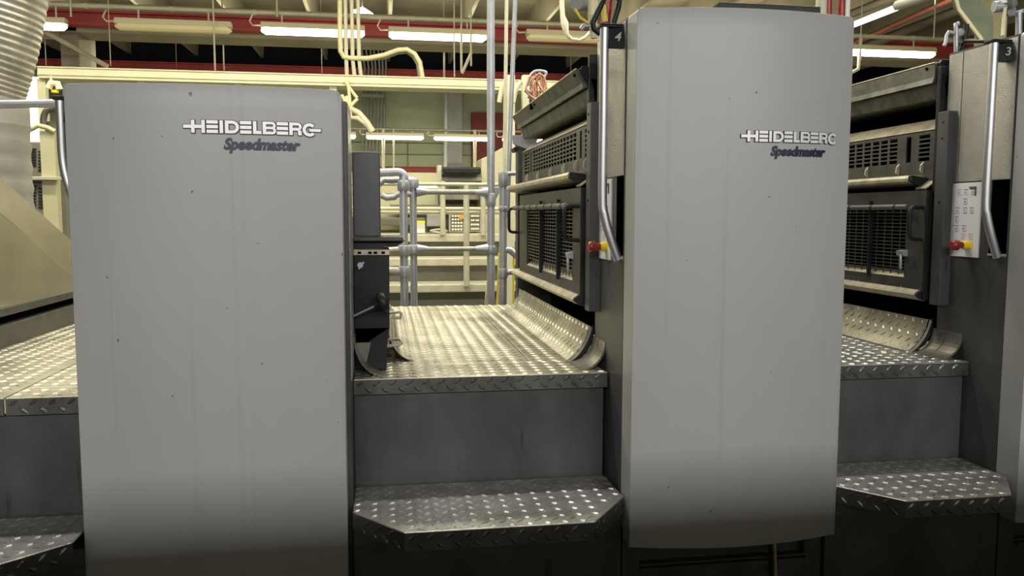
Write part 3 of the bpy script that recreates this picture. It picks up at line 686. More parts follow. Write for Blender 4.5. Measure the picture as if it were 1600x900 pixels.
MB().tube([p, p + Vector((0, -.012, 0))], .010, 10).tube([p + Vector((.012, -.004, .010)), p + Vector((-.006, -.008, -.014))], .004, 8).build('latch', 'galvanised', lu)
# pedal knob on its rod
pd = MB().tube([AY(550, 495, 2.74), AY(586, 478, 2.72)], .0035, 8).build('knob_rod', 'galvanised', lu)
p0 = AY(584, 478, 2.72); p1 = AY(591, 475, 2.72); MB().tube([p0, p1], [.007, .010], 12).build('knob_collar', 'black_paint', pd)
p2 = AY(592, 475, 2.72); p3 = AY(605, 469, 2.74)
ax = Vector((.95, 0.1, .38)).normalized(); c = AY(599, 472, 2.72)
MB().tube([c - ax * .017, c - ax * .012, c + ax * .006, c + ax * .012], [.026, .035, .036, .028], 20).build('knob', 'black_paint', pd, label='large round black knob')
# curved feet plates in the gap, left side
fl = MB(); n = 10
def Q(t): return (-.101 + .005 + .098 * (1 - math.cos(t * PI / 2)) , .777 + .13 * (1 - math.sin(t * PI / 2)))
for i in range(n):
    a, b = Q(i / n), Q((i + 1) / n); fl.prism([a, b, (b[0] - .003, b[1] - .005), (a[0] - .004, a[1])], 'y', 2.69, 2.785)
fl.build('curved_flange', 'flange_metal', lu, label='plain curved flange')
MB().hexa([(-.095, 2.786, .875), (-.045, 2.786, .875), (-.062, 2.786, .80), (-.09, 2.786, .84)], [(-.095, 2.789, .875), (-.045, 2.789, .875), (-.062, 2.789, .80), (-.09, 2.789, .84)]).build('flange_web', 'flange_metal', lu)
kk = MB(); kk.keep = True
def KL(t): a = t * PI / 2; return (.105 - .095 * math.sin(a), .778 + .15 * (1 - math.cos(a)))
kk.sheet([[(KL(i / 10)[0], y, KL(i / 10)[1]) for y in (2.96, 4.35)] for i in range(11)])
kk.sheet([[(KL(i / 10)[0] - .006, y, KL(i / 10)[1] - .004) for y in (4.35, 2.96)] for i in range(11)])
for i in range(50):
    for j in range(6):
        if (i + j) % 2: continue
        y = 2.975 + i * .0275; t_ = (j + .5) / 6; x, z = KL(t_); x2, z2 = KL(t_ + .01); V = Vector((x2 - x, 0, z2 - z)).normalized(); U = Vector((0, 1, 0)); nn_ = U.cross(V); nn_ = nn_ if nn_.z > 0 else -nn_
        a = (U * .62 + V * .78 * (1 if j % 2 else -1)).normalized(); kk.lug(Vector((x, y, z)), a, nn_.cross(a), nn_, .0165, .0062)
kk.build('kick_plate', 'tread_dusty', lu)
for (ya, zz, xx) in ((3.02, .86, .045), (3.02, .825, .045)): pass
lp = [AY(604, 531, 2.95), AY(623, 530, 2.95), AY(627, 533, 2.94), AY(627, 537, 2.92), AY(623, 539, 2.92), AY(604, 541, 2.92)]
MB().tube(lp, .0055, 8).build('loop_handle', 'galvanised_beige', lu)
lp = [AY(606, 489, 3.5), AY(625, 487, 3.5), AY(627, 490, 3.5), AY(626, 497, 3.5), AY(612, 496, 3.5)]
MB().tube(lp, .0065, 8).build('loop_handle', 'galvanised_beige', lu)

# ------------------------------------------------------------------ decks and steps
DZ = .775; SZ = .41
def plate(mb, poly, z, th):
    mb.hexa([(x, y, z - th) for x, y in poly], [(x, y, z) for x, y in poly])
def inpoly(poly, m=.012):
    def f(x, y):
        n = len(poly)
        for i in range(n):
            x0, y0 = poly[i]; x1, y1 = poly[(i + 1) % n]; ex, ey = x1 - x0, y1 - y0
            if (ex * (y - y0) - ey * (x - x0)) / math.hypot(ex, ey) < m: return False
        return True
    return f
def top_fn(z): return lambda u, v: (Vector((u, v, z)), Vector((1, 0, 0)), Vector((0, 1, 0)), Vector((0, 0, 1)))
def tread_part(parent, poly, z, th, m, drop_edges=(), drop=.055, name='tread_plate'):
    """chequer plate: flat polygon (counter-clockwise) with its front edges folded down"""
    mb = MB(); tt = .006
    plate(mb, poly, z, tt)
    o = mb.build(name, m, parent, .003, 2)
    xs = [p[0] for p in poly]; ys = [p[1] for p in poly]
    lg = MB(); lg.keep = True
    lg.lugs(top_fn(z), min(xs), max(xs), min(ys), max(ys), inpoly(poly))
    lg.build('raised_lugs', m, o)
    if drop_edges:
        n = len(poly)
        cx = sum(xs) / n; cy = sum(ys) / n; q = [(x + (cx - x) * .0, y) for x, y in poly]
        ids = list(drop_edges); path = [Vector((*poly[ids[0]], 0))] + [Vector((*poly[(e + 1) % n], 0)) for e in ids]
        inn = []
        for k, p in enumerate(path):
            nn = Vector((0, 0, 0))
            for a_, b_ in ((k - 1, k), (k, k + 1)):
                if a_ >= 0 and b_ < len(path): d = (path[b_] - path[a_]).normalized(); nn += Vector((-d.y, d.x, 0))
            inn.append(p + nn.normalized() * .006)
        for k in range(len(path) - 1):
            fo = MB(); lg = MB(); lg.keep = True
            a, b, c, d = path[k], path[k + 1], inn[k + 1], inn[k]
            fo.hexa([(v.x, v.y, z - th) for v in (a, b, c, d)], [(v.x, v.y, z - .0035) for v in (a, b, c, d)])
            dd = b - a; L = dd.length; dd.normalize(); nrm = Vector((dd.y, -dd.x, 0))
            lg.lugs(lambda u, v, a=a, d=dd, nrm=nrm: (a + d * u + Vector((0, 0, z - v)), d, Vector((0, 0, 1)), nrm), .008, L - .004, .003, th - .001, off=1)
            fo.build('front_fold', 'tread_edge_shade', o, label='bare folded front edge of chequer plate, with its shade painted in')
            lg.build('raised_lugs', 'tread_edge_shade', o)
    return o
def deck(x0, x1, yb, label, seam=None, m='tread_dusty', yf=2.655, legs=True):
    t = thing('platform_deck', ((x0 + x1) / 2, 3.5, 0), label, 'platform', 'chequer plate decks between the units')
    ysm = 2.885
    if seam: 
        tread_part(t, [(x0, yf), (x1, yf), (x1, ysm - .0015), (x0, ysm - .0015)], DZ, .052, m, (0,))
        tread_part(t, [(x0, ysm + .0015), (seam - .0015, ysm + .0015), (seam - .0015, yb), (x0, yb)], DZ, .02, m)
        tread_part(t, [(seam + .0015, ysm + .0015), (x1, ysm + .0015), (x1, yb), (seam + .0015, yb)], DZ, .02, m)
    else:
        tread_part(t, [(x0, yf), (x1, yf), (x1, yb), (x0, yb)], DZ, .052, m, (0,))
    MB().box(x0 - .001, yf + .018, 0, x1 - .008, yf + .028, DZ - .0525).build('riser', 'dark_paint', t, .002, label='dark grey riser panel')
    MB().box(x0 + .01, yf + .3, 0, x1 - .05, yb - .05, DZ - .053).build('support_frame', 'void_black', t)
    return t
deck(-.1, .752, 4.76, 'pale worn chequer plate deck between the shorter unit and the unit numbered 4', .525)
deck(W4 + .71, W3 - .004, 4.76, 'chequer plate deck between the unit numbered 4 and the one numbered 3', 1.905, m='tread_grey')
t = thing('platform_deck', (-1.4, 3.4, 0), 'pale worn chequer plate deck at the left edge under the stainless chute', 'platform', 'chequer plate decks between the units')
tread_part(t, [(-1.092, 2.53), (ux0 - .004, 2.53), (ux0 - .004, 2.668), (-1.092, 2.668)], DZ, .052, 'tread_dusty', (0,))
tread_part(t, [(-2.6, 2.53), (-1.098, 2.53), (-1.098, 4.9), (-2.6, 4.9)], DZ, .052, 'tread_dusty', (0,))
tread_part(t, [(-1.092, 2.672), (-.56, 2.815), (-.56, 4.9), (-1.092, 4.9)] if False else [(-1.092, 2.672), (ux0 - .004, 2.672), (ux0 - .004, 4.9), (-1.092, 4.9)], DZ, .02, 'tread_dusty')
MB().box(-2.6, 2.55, 0, ux0 - .004, 2.56, DZ - .0525).build('riser', 'dark_paint', t, .002)
def step(poly, drops, base_y, bx0, bx1, label, yb):
    t = thing('entry_step', (sum(p[0] for p in poly) / len(poly), base_y, 0), label, 'step', 'chequer plate entry steps')
    tread_part(t, poly, SZ, .056, 'tread_steel', drops, name='tread')
    MB().box(bx0, base_y, 0, bx1, yb, SZ - .057).build('step_base', 'dark_paint', t, .002, label='dark plain base panel')
    return t
step([(-.101, 2.44), (.05, 2.255), (.607, 2.255), (.752, 2.45), (.752, 2.668), (-.101, 2.668)], (0, 1, 2), 2.47, -.101, .752, 'steel chequer plate step in the middle gap with both corners cut', 2.672)
step([(W4 + .712, 2.46), (1.625, 2.275), (2.0, 2.275), (2.122, 2.44), (2.122, 2.668), (W4 + .712, 2.668)], (0, 1, 2), 2.47, W4 + .712, 2.122, 'steel chequer plate step between the taller cover and the right edge', 2.672)
step([(-2.3, 2.08), (-1.12, 2.08), (ux0 - .004, 2.325), (ux0 - .004, 2.545), (-2.3, 2.545)], (0, 1), 2.42, -2.3, ux0 - .004, 'steel chequer plate step cut off at the lower left corner', 2.548)
# front trench and dark floor strip
one(MB().box(-3, -1.5, 0, 5, 2.7, .004), 'floor_plate', 'floor_dark', 'dark floor plating along the foot of the press', 'floor plate')

# ------------------------------------------------------------------ things on top of the units
t = thing('air_fitting', AY(950, 30, 3.1), 'black loop handle and hoses above the corner of the unit numbered 4', 'fitting')
MB().tube([AY(*p, 2.95) for p in ((938, 53), (928, 45), (926, 36), (938, 10), (944, -4), (960, -6), (969, 0), (966, 12), (957, 40))], .011, 8).build('loop', 'black_paint', t)
MB().tube([AY(*p, 3.1) for p in ((944, 50), (948, 20), (950, -8))], .02, 8).build('red_hose', 'red_valve', t)
MB().tube([AY(*p, 3.0) for p in ((945, -8), (943, 12), (946, 34))], .010, 8).build('yellow_hose', 'hose_yellow', t)
MB().tube([AY(*p, 3.3) for p in ((926, -8), (926, 22), (927, 60))], [.022, .022, .012], 10).build('corrugated_hose', 'hose_cream', t)
MB().tube([AY(*p, 3.3) for p in ((898, 14), (907, 28), (921, 37))], .006, 8).build('yellow_tube', 'hose_yellow', t)
MB().cyl(AY(900, 3, 3.3), AY(918, 4, 3.35), .035, 12).build('gauge', 'galvanised', t, .003)
MB().tube([AY(*p, 3.3) for p in ((908, 46), (912, 41), (926, 39), (930, 60))], .011, 8).build('bracket', 'galvanised', t)
one(MB().tube([AY(*p, 6.0) for p in ((883, -850), (877, -12), (879, 24), (882, 36), (885, 54), (893, 61), (905, 63), (915, 58), (922, 50))], [.018, .018, .018, .03, .02, .012, .012, .012, .012], 8), 'drop_cable', 'conduit_cream', 'cream cable with plug drooping left of the unit numbered 4', 'cable')
t = thing('copper_coil', AY(840, 130, 5.0), 'tangle of copper pipes standing behind the hood of the unit numbered 4', 'pipework')
rnd = random.Random(3)
for k in range(11):
    x = 824 + k * 2.6; d = rnd.uniform(4.55, 4.7)
    pp = [AY(838 + rnd.uniform(-6, 6), 156, d), AY(x + rnd.uniform(-7, 7), 142 + rnd.uniform(-5, 5), d), AY(x + rnd.uniform(-6, 8), 126 + rnd.uniform(-6, 6), d), AY(836 + rnd.uniform(-8, 14), 114 + rnd.uniform(0, 6), d)]
    MB().tube(smooth_curve(pp, 4), .006, 6).build('copper_pipe', 'copper', t)
MB().tube(smooth_curve([AY(*p, 4.6) for p in ((826, 134), (829, 118), (838, 111), (853, 113), (850, 122))], 4), .009, 6).build('steel_pipe', 'galvanised', t)
for q in ((820, 141), (825, 150), (843, 150)): MB().cyl(AY(*q, 4.6), AY(q[0] + 8, q[1] + 3, 4.6), .012, 8).build('valve', 'galvanised', t)
q = AY(840, 150, 4.65); MB().cyl((max(q.x, W4 + .2), 4.62, 1.80), (q.x, 4.62, q.z), .022, 8).build('coil_base', 'galvanised', t)
t = thing('top_tray', AY(1185, 6, 2.75), 'black shallow tray lying on top of the taller cover', 'tray')
a = AY(1108, 10, 2.6); b = AY(1263, 14, 2.6)
MB().box(a.x, 2.52, 1.924, b.x, 2.80, 1.936).box(a.x, 2.52, 1.936, b.x, 2.53, 1.985).box(a.x, 2.79, 1.936, b.x, 2.80, 1.985).box(a.x, 2.53, 1.936, a.x + .01, 2.79, 1.985).box(b.x - .01, 2.53, 1.936, b.x, 2.79, 1.985).build('tray_body', 'black_paint', t, .003)
for i, (px, m, r) in enumerate(((1272, 'conduit_cream', .02), (1283, 'red_valve', .012), (1303, 'red_valve', .014), (1311, 'paper_white', .012))):
    p = AY(px, 20, 2.9)
    one(MB().cyl((p.x, 2.85, 1.90), (p.x, 2.85, 2.10), r, 10), 'stand_pipe', m, ['cream short pipe next to the black tray on the taller cover', 'narrow red-speckled pipe second from the black tray', 'wider red pipe near the right corner of the taller cover', 'white pipe nearest the right corner of the taller cover'][i], 'pipe')
# fittings over unit 3
t = thing('air_fitting', AY(1490, 60, 2.86), 'grey clamp fitting with bent hooks on the rear corner of the unit numbered 3', 'fitting')
MB().tube([AY(*p, 2.84) for p in ((1494, 84), (1494, 45), (1493, 38), (1498, 37))], .008, 8).build('rod', 'galvanised', t)
MB().tube([AY(*p, 2.84) for p in ((1494, 52), (1482, 50), (1479, 56), (1478, 66), (1475, 72))], .007, 8).build('hook', 'galvanised', t)
MB().tube([AY(*p, 2.84) for p in ((1510, 38), (1509, 48), (1506, 64), (1500, 84))], .010, 8).build('clamp', 'black_paint', t)
MB().cyl(AY(1500, 50, 2.84), AY(1504, 62, 2.88), .016, 8).build('valve_body', 'galvanised', t)
one(MB().tube([AY(1502, 76, 2.80), AY(1503, 68, 2.8), AY(1508, 64, 2.78), AY(1540, 65, 2.72)], .006, 8), 'loop_handle', 'black_paint', 'black low loop handle along the top of the unit numbered 3', 'handle')
t = thing('valve_cluster', AY(1590, 20, 2.95), 'grey valve cluster with hoses above the right end of the unit numbered 3', 'valve')
p = AY(1590, 15, 2.9)
for k in range(6):
    q = p + Vector((rnd.uniform(-.04, .05), rnd.uniform(-.03, .05), rnd.uniform(-.04, .05)))
    MB().cyl(q, q + Vector((rnd.uniform(-.05, .05), rnd.uniform(-.03, .03), rnd.uniform(-.05, .05))), rnd.uniform(.014, .026), 10).build('valve_part', 'galvanised', t, .002)
MB().cyl(AY(1570, 12, 2.9), AY(1567, 56, 2.9), .007, 8).build('tube', 'hose_cream', t)
MB().cyl(AY(1592, 20, 2.9), AY(1592, 60, 2.9), .012, 8).build('stem', 'galvanised', t)

# ------------------------------------------------------------------ handrails behind the press
def rail_post(px, y0, Y, r, label, ytop, extra=None, px1=None):
    a = AY(px, 470, Y); top = AY(px, ytop, Y)
    t = thing('rail_post', (a.x, Y, 0), label, 'handrail post', 'galvanised handrail posts')
    MB().cyl((a.x, Y, 0), (a.x, Y, top.z), r, 14).build('pipe', 'galvanised', t)
    return t, a.x, top.z
HY = 4.92
def fitting(parent, x, y, z, r=.036, h=.06): MB().tube([(x, y, z - h / 2), (x, y, z - h / 2 + .006), (x, y, z + h / 2 - .006), (x, y, z + h / 2)], [r * .9, r, r, r * .9], 14).build('clamp_fitting', 'galvanised', parent)
t1, xA, zA = rail_post(632, 475, HY, .024, 'near galvanised post right of the black cabinet, elbowed at its top', 276)
fitting(t1, xA, HY, AY(632, 290, HY).z); fitting(t1, xA, HY, AY(632, 424, HY).z); fitting(t1, xA, HY, AY(632, 391, HY).z)
MB().tube(smooth_curve([AY(590, 270, HY), AY(612, 269, HY), AY(624, 269, HY), AY(631, 274, HY), AY(632, 288, HY)], 4), .024, 12).build('elbow', 'galvanised', t1)
MB().tube([AY(606, 424, HY), AY(632, 424, HY)], [.030, .026], 10).build('side_stub', 'galvanised_beige', t1)
MB().tube([AY(606, 392, HY), AY(632, 390, HY)], .022, 10).build('side_stub', 'galvanised_beige', t1)
t2, xB, zB = rail_post(647, 475, HY + .25, .022, 'second galvanised post just behind and right of the elbowed one', 284)
fitting(t2, xB, HY + .25, AY(647, 287, HY + .25).z); fitting(t2, xB, HY + .25, AY(647, 390, HY + .25).z)
t3, xC, zC = rail_post(767, 475, HY + .25, .025, 'tall grey pole rising from the handrail to the roof', -1030)
a = AY(767, 300, HY + .25)
MB().hexa([(a.x - .085, HY + .24, a.z + .03), (a.x - .025, HY + .24, a.z - .06), (a.x + .025, HY + .24, a.z - .06), (a.x + .07, HY + .24, a.z + .03)], [(a.x - .085, HY + .26, a.z + .03), (a.x - .025, HY + .26, a.z - .06), (a.x + .025, HY + .26, a.z - .06), (a.x + .07, HY + .26, a.z + .03)]).build('wing_bracket', 'galvanised', t3, .004)
fitting(t3, xC, HY + .25, AY(767, 312, HY + .25).z, .032, .08); fitting(t3, xC, HY + .25, AY(767, 390, HY + .25).z, .032, .05)
t4, xD, zD = rail_post(786, 475, HY, .024, 'short galvanised post with a capped fitting right of the tall pole', 270)
fitting(t4, xD, HY, AY(786, 280, HY).z, .03, .09); fitting(t4, xD, HY, AY(786, 427, HY).z, .03, .06); fitting(t4, xD, HY, AY(786, 326, HY).z, .028, .03)
MB().tube([AY(786, 390, HY), AY(797, 391, HY), AY(810, 402, HY)], .022, 10).build('side_stub', 'galvanised', t4)
MB().tube([AY(786, 427, HY), AY(804, 424, HY)], .018, 10).build('side_stub', 'galvanised', t4)
MB().tube([AY(786, 272, HY), AY(806, 271, HY)], .014, 10).build('side_stub', 'galvanised', t4)
for k, (y, lab, r) in enumerate(((300, 'top galvanised rail tube spanning between the grey posts', .017), (389, 'middle galvanised rail tube spanning between the grey posts', .015))):
    z = AY(700, y, HY + .25).z
    rr = thing('handrail', ((xB + xC) / 2, HY + .25, z), lab, 'handrail', 'rails between the galvanised posts')
    MB().cyl((xB, HY + .25, z), (xC, HY + .25, z), r, 12).build('tube', 'galvanised_beige', rr)
    MB().tube([(xB + .02, HY + .25, z), (xB + .09, HY + .25, z)], [.034, .018], 10).build('socket', 'galvanised', rr)
    MB().tube([(xC - .02, HY + .25, z), (xC - .10, HY + .25, z)], [.034, .018], 10).build('socket', 'galvanised', rr)
one(MB().tube([AY(846, -1060, 5.0), AY(806, -25, 5.0), AY(798, 180, 5.0), AY(793, 335, 5.0), AY(792, 340, 5.0)], .014, 8), 'slanting_pipe', 'galvanised', 'thin grey pipe leaning slightly beside the tall pole', 'pipe')
one(MB().tube([AY(806, -990, 5.3), AY(792, -25, 5.3), AY(790, 120, 5.3), AY(788, 268, 5.3)], .012, 8), 'slanting_pipe', 'conduit_cream', 'thin cream pipe rising directly right of the tall grey pole', 'pipe')
one(MB().tube([AY(780, 395, 5.1), AY(779, 430, 5.1), AY(777, 475, 5.1), AY(777, 660, 5.1)], .008, 8), 'yellow_hose', 'hose_yellow', 'yellow hose hanging between the tall pole and the short post', 'hose')
one(MB().tube([AY(801, 385, 5.2), AY(803, 400, 5.2), AY(802, 420, 5.2), AY(801, 652, 5.2)], .008, 8), 'yellow_hose', 'hose_yellow', 'yellow hose loop just left of the lower guard of the unit numbered 4', 'hose')
one(MB().tube([AY(762, 440, 5.3), AY(760, 460, 5.3), AY(759, 478, 5.3), AY(759, 646, 5.3)], .008, 8), 'cream_hose', 'hose_cream', 'cream hose at the foot of the tall grey pole', 'hose')
for i, pts in enumerate((((592, 288), (600, 281), (612, 282), (624, 281)), ((596, 305), (604, 309), (616, 308), (622, 303)))):
    one(MB().tube([AY(*p, HY + .25) for p in pts + ((647, pts[-1][1]),)], .02, 8), 'elbow_pipe', 'galvanised', ('upper' if i == 0 else 'lower') + ' bent pipe end between the dark box and the elbowed post', 'pipe')

# ------------------------------------------------------------------ second press line behind
def bx(px0, py0, px1, py1, Y, d):
    a = AY(px0, py1, Y); b = AY(px1, py0, Y); return MB().box(a.x, Y, a.z, b.x, Y + d, b.z)
bp = thing('rear_platform', (0.6, 8, 0), 'beige stepped platform of the machine across the aisle', 'platform')
ys = ((446, 7.2), (405, 7.5), (368, 7.8))
for i, (py, Y) in enumerate(ys):
    z = AY(700, py, Y).z; Yn = ys[i + 1][1] if i < 2 else 8.3
    MB().box(-1.6, Y - .03, z - .06, 1.62, Yn + .05, z + .012).build('tread', 'nosing', bp, .008)
    MB().box(-1.55, Y + .03, 0 if i == 0 else 0.01, 1.6, Y + .05, z - .06).build('riser', 'press_beige', bp, label='beige riser panel')
rl = thing('rear_railing', (0.6, 7.3, 0), 'cream railing on the platform across the aisle', 'railing')
for px, y0, y1, Y in ((729, 290, 447, 7.15), (755, 290, 368, 7.75), (692, 283, 367, 7.75)):
    a = AY(px, y1, Y); b = AY(px, y0, Y); MB().cyl((a.x, Y, a.z), (a.x, Y, b.z), .026, 10).build('post', 'nosing', rl)
for py, Y in ((288, 7.15), (326, 7.75), (332, 7.8)):
    z = AY(700, py, Y).z; MB().cyl((-1.6, Y, z), (1.6, Y, z), .017, 8).build('rail', 'nosing', rl)
# cream back cabinets
cb = thing('rear_machine', (0.4, 9.4, 0), 'cream machine body with lit work area behind the handrails', 'machine')
bx(545, 303, 680, 366, 8.9, .1).build('back_panel', 'press_cream', cb)
bx(545, 270, 690, 303, 8.9, .1).build('upper_panel', 'press_cream', cb)
bx(555, 340, 664, 352, 8.5, .3).build('drawer', 'press_beige', cb, .004)
bx(610, 320, 690, 327, 8.6, .25).build('shelf', 'press_beige', cb, .004)
bx(686, 300, 762, 366, 8.9, .15).build('panel_field', 'press_beige', cb, .004)
bx(690, 303, 760, 312, 8.6, .3).build('cross_beam', 'nosing', cb, .004)
bx(692, 261, 752, 272, 8.2, .4).build('roller_cover', 'black_paint', cb, .02, label='dark roller cover on top')
bx(690, 272, 752, 276, 8.45, .3).build('roller_bed', 'press_beige', cb)
bx(700, 276, 752, 282, 8.45, .3).build('roller_base', 'monitor_grey', cb)
bx(684, 258, 690, 300, 8.4, .2).build('frame_post', 'nosing', cb)
cz = thing('strip_light', AY(662, 291, 8.8), 'lit strip light in the cream machine behind the top rail', 'lamp')
bx(638, 288, 686, 293, 8.5, .08).build('diffuser', 'strip_glow', cz)
tp = MB(); a = AY(752, 470, 8.45); b = AY(752, 248, 8.45); c = AY(790, 228, 8.45); d = AY(812, 470, 8.45)
tp.hexa([(a.x, 8.45, 0), (d.x, 8.45, 0), (d.x, 8.45, c.z), (c.x, 8.45, c.z), (a.x + .05, 8.45, b.z + .02), (a.x, 8.45, b.z)], [(a.x, 8.85, 0), (d.x, 8.85, 0), (d.x, 8.85, c.z), (c.x, 8.85, c.z), (a.x + .05, 8.85, b.z + .02), (a.x, 8.85, b.z)])
one(tp, 'rear_cabinet', 'press_cream', 'tall cream cabinet with a sloping top behind the tall grey pole', 'cabinet', bevel=.01)
def keypad(px0, py0, px1, py1, rows, cols, label, orange=False):
    Y = 8.3; a = AY(px0, py1, Y); b = AY(px1, py0, Y)
    t = thing('control_console', (a.x, Y, a.z), label, 'control panel', 'button consoles across the aisle')
    MB().box(a.x, Y, a.z, b.x, Y + .08, b.z).build('frame', 'nosing', t, .006)
    MB().box(a.x + .012, Y - .004, a.z + .012, b.x - .012, Y + .001, b.z - .012).build('face', 'console_face', t)
    for r in range(rows):
        for c in range(cols):
            x = a.x + .035 + (b.x - a.x - .07) * c / (cols - 1); z = b.z - .03 - (b.z - a.z - .06) * r / (rows - 1)
            if orange and c >= cols - 1 and r == 0: continue
            if (r, c) == (1, 2) and not orange: continue
            MB().box(x - .010, Y - .010, z - .009, x + .010, Y - .003, z + .009).build('key', 'paper_white', t)
    if orange: MB().box(b.x - .06, Y - .02, b.z - .06, b.x - .015, Y - .003, b.z - .02).build('orange_key', 'orange', t, .003)
keypad(702, 333, 726, 363, 5, 4, 'button console with an orange key, left of the two', True)
keypad(732, 333, 752, 362, 4, 5, 'button console without orange key, right of the two')
t = thing('carton', AY(654, 363, 8.0), 'small white carton with an orange top band on the far bench', 'box')
bx(645, 349, 664, 364, 7.95, .12).build('carton_body', 'paper_white', t); bx(645, 345, 664, 349, 7.95, .12).build('carton_band', 'stop_yellow', t)
t = thing('monitor', AY(680, 362, 8.0), 'grey flat monitor standing on the far bench beside the carton', 'monitor')
bx(667, 335, 689, 354, 8.1, .04).build('screen', 'monitor_grey', t, .006); bx(669, 354, 692, 362, 8.05, .12).build('stand', 'black_paint', t, .006)
one(MB().tube([AY(*p, 7.95) for p in ((672, 361), (680, 359), (692, 358), (699, 361), (694, 364), (682, 363), (676, 362))], .012, 6), 'coiled_hose', 'nosing', 'pale coiled hose lying on the far bench before the monitor', 'hose')
# beige frame posts right of the pole, lit fittings
fr = thing('machine_frame', (AY(810, 200, 6.5).x, 6.5, 0), 'cream upright frame with cables behind the upper guard of unit 4', 'frame')
for px, w_ in ((799, .06), (822, .05)):
    x = AY(px, 130, 6.5).x; MB().box(x - w_ / 2, 6.5, 0, x + w_ / 2, 6.58, AY(px, 117, 6.5).z).build('upright', 'tray_cream', fr, .003)
MB().tube([AY(802, 160, 6.4), AY(806, 140, 6.4), AY(814, 128, 6.4)], .018, 8).build('cable', 'hose_cream', fr)
MB().tube([AY(780, 160, 6.4), AY(784, 138, 6.4), AY(790, 126, 6.4)], .018, 8).build('cable', 'hose_cream', fr)
# posts hanging under far lamps
for i, (px, y0, y1) in enumerate(((599, 202, 264), (742, 203, 262), (615, 202, 262))):
    one(MB().cyl(AY(px, y0, 18.97), AY(px, y1, 18.97), .04 if i < 2 else .02, 8), 'drop_pipe', 'conduit_cream', ['cream drop pipe with a plug below the left far lamp', 'pinkish cream drop pipe before the red panel', 'thin drop pipe right of the thicker one by the dark box'][i], 'pipe', 'drop pipes under the far lamps')
one(MB().cyl(AY(697, 131, 20), AY(696, 262, 20), .05, 8), 'wall_conduit', 'column_grey', 'grey conduit running down left of the grey wall column', 'conduit')
# white flexible hoses at the shorter cover's upper right corner
t = thing('cable_bundle', AY(545, 160, 3.4), 'pale cables and flexible hoses rising beside the right corner of the shorter cover', 'cables')
for i, pts in enumerate((((543, 125), (545, 140), (547, 165)), ((539, 127), (548, 140), (558, 153)), ((534, 148), (540, 160), (545, 168)), ((548, 166), (553, 160), (559, 154)), ((541, 150), (544, 175), (547, 240)))):
    MB().tube([AY(*p, 8.95) for p in pts], .019, 6).build('cable', 'hose_cream', t)
MB().tube([AY(*p, 8.95) for p in ((546, 169), (560, 176), (572, 190), (582, 206))], [.03, .032, .034, .036], 8).build('flexible_hose', 'conduit_cream', t)
MB().tube([AY(*p, 8.95) for p in ((546, 172), (548, 184), (558, 184), (570, 192), (580, 202))], [.022, .024, .026, .026, .028], 8).build('flexible_hose', 'conduit_cream', t)

# ------------------------------------------------------------------ left background: duct, chute, cabinets
dt = thing('flexible_duct', AY(0, 150, 5.2), 'large silver ribbed flexible duct bending down at the upper left', 'duct')
pts = smooth_curve([AY(-12, -120, 5.2), AY(-32, -10, 5.2), AY(-43, 60, 5.2), AY(-58, 120, 5.2), AY(-70, 168, 5.2)], 34)
rad = [.345 + .0028 * (math.sin(k * 2 * PI / 5)) - .0006 * k * .3 for k in range(len(pts))]
MB().tube(pts, rad, 40).build('hose', 'duct_foil', dt)
c = AY(-66, 200, 5.2); zt = AY(0, 158, 5.2).z
MB().tube([(c.x, 5.2, z) for z in (zt, zt - .14)], .365, 40).build('collar', 'duct_sheet', dt)
n = 26; zz = [zt - .14 - k * .04 for k in range(n)]
MB().tube([(c.x, 5.2, z) for z in zz], [.36 + (.008 if k % 3 == 0 else 0) for k in range(n)], 40).build('lower_duct', 'duct_sheet', dt)
one(MB().cyl(AY(-60, 164, 4.4), AY(150, 160, 4.4), .021), 'guard_rail', 'galvanised', 'grey horizontal rail passing in front of the silver duct', 'rail')
# stainless chute
sp = [AX(*p, -1.5) for p in ((113, 455), (-60, 503), (-60, 218), (108, 368), (118, 378))]
sp = [Vector((-1.5, p.y, p.z)) for p in sp]
ch = thing('stainless_chute', (-1.6, 3.8, DZ), 'sloping stainless steel chute side at the left edge above the deck', 'chute')
y0 = 2.95; y1 = 4.35
def zline(pA, pB, y): return pA.z + (pB.z - pA.z) * (y - pA.y) / (pB.y - pA.y)
A1, A2 = AX(0, 274, -1.5), AX(108, 370, -1.5); B1, B2 = AX(0, 333, -1.5), AX(112, 429, -1.5); C1, C2 = AX(0, 482, -1.5), AX(113, 455, -1.5)
MB().hexa([(-1.5, y0, zline(C1, C2, y0)), (-1.5, y1, zline(C1, C2, y1)), (-1.5, y1, max(zline(B1, B2, y1), zline(C1, C2, y1) + .01)), (-1.5, y0, zline(B1, B2, y0))], [(-1.56, y0, zline(C1, C2, y0)), (-1.56, y1, zline(C1, C2, y1)), (-1.56, y1, max(zline(B1, B2, y1), zline(C1, C2, y1) + .01)), (-1.56, y0, zline(B1, B2, y0))]).build('side_sheet', 'stainless', ch, .002)
MB().hexa([(-1.5, y0, zline(B1, B2, y0)), (-1.5, y1, zline(B1, B2, y1)), (-1.508, y1, zline(A1, A2, y1)), (-1.508, y0, zline(A1, A2, y0))], [(-1.56, y0, zline(B1, B2, y0)), (-1.56, y1, zline(B1, B2, y1)), (-1.56, y1, zline(A1, A2, y1)), (-1.56, y0, zline(A1, A2, y0))]).build('sloping_sheet', 'stainless', ch, .002)
zb_ = zline(C1, C2, 3.5)
MB().box(-1.60, 2.9, zb_ - .035, -1.495, 4.9, zb_).build('lip', 'guard_paint', ch, .004)
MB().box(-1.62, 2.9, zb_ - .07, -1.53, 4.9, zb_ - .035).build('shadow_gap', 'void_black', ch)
MB().box(-1.7, 2.9, DZ, -1.5, 4.9, zb_ - .07).build('base_beam', 'guard_paint', ch, .004)
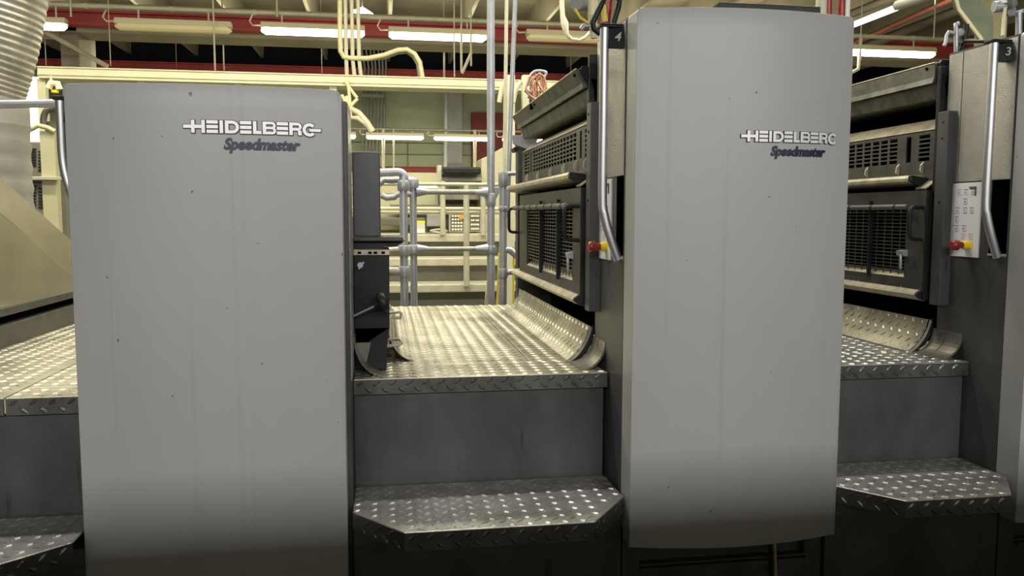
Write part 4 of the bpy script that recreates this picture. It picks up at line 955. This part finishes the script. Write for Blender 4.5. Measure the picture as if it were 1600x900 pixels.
# cabinets with vents, glowing window, yellow machine parts
vc = thing('vent_cabinet', AY(65, 330, 8.8), 'grey electrical cabinet with louvred vents behind the silver duct', 'cabinet')
bx(40, 222, 78, 345, 8.8, .4).build('cabinet_body', 'cabinet_grey', vc, .01)
for (x0, y0_, x1, y1_) in ((44, 232, 56, 262), (60, 236, 73, 270), (44, 290, 56, 325), (60, 294, 73, 328)):
    mb = MB()
    for k in range(7):
        yy = y0_ + (y1_ - y0_) * k / 7; a = AY(x0, yy + 2, 8.79); b = AY(x1, yy, 8.79); mb.box(a.x, 8.785, a.z, b.x, 8.80, b.z)
    mb.build('louvre', 'black_paint', vc)
bx(42, 280, 78, 284, 8.7, .1).build('cabinet_band', 'black_paint', vc)
struct(bx(36, 120, 57, 222, 12.6, .1), 'window_1', 'lit_window')
pc = thing('machine_frame', AY(90, 330, 7.5), 'cream upright machine frame just left of the shorter cover', 'frame')
bx(79, 205, 84, 566, 7.5, .1).build('upright', 'press_cream', pc, .004); bx(88, 190, 98, 560, 7.6, .1).build('upright', 'press_beige', pc, .004); bx(40, 276, 92, 281, 7.45, .06).build('crossbar', 'nosing', pc, .004)
t = thing('warning_lamp', AY(85, 140, 7.8), 'cream fitting with amber base hanging near the corner of the shorter cover', 'fitting')
MB().tube([AY(76, 138, 7.8), AY(80, 130, 7.8), AY(90, 131, 7.8), AY(93, 140, 7.8)], .03, 10).build('fitting_body', 'tray_cream', t)
MB().cyl(AY(80, 130, 7.8), AY(80, 117, 8.95), .012, 6).build('stem', 'tray_cream', t); MB().tube([AY(86, 141, 7.8), AY(86, 145, 7.8)], .03, 10).build('amber_base', 'stop_yellow', t)
one(MB().tube(smooth_curve([AY(*p, 7.56) for p in ((69, 199), (68, 186), (72, 174), (82, 170), (92, 169))], 5), .028, 8), 'bent_pipe', 'guard_wire', 'dark bent pipe below the grey rail beside the shorter cover', 'pipe')
one(MB().tube([AY(*p, 7.49) for p in ((42, 205), (60, 196), (75, 200), (86, 206))], .022, 8), 'bent_pipe', 'press_cream', 'cream pipe run in front of the bright window at left', 'pipe')
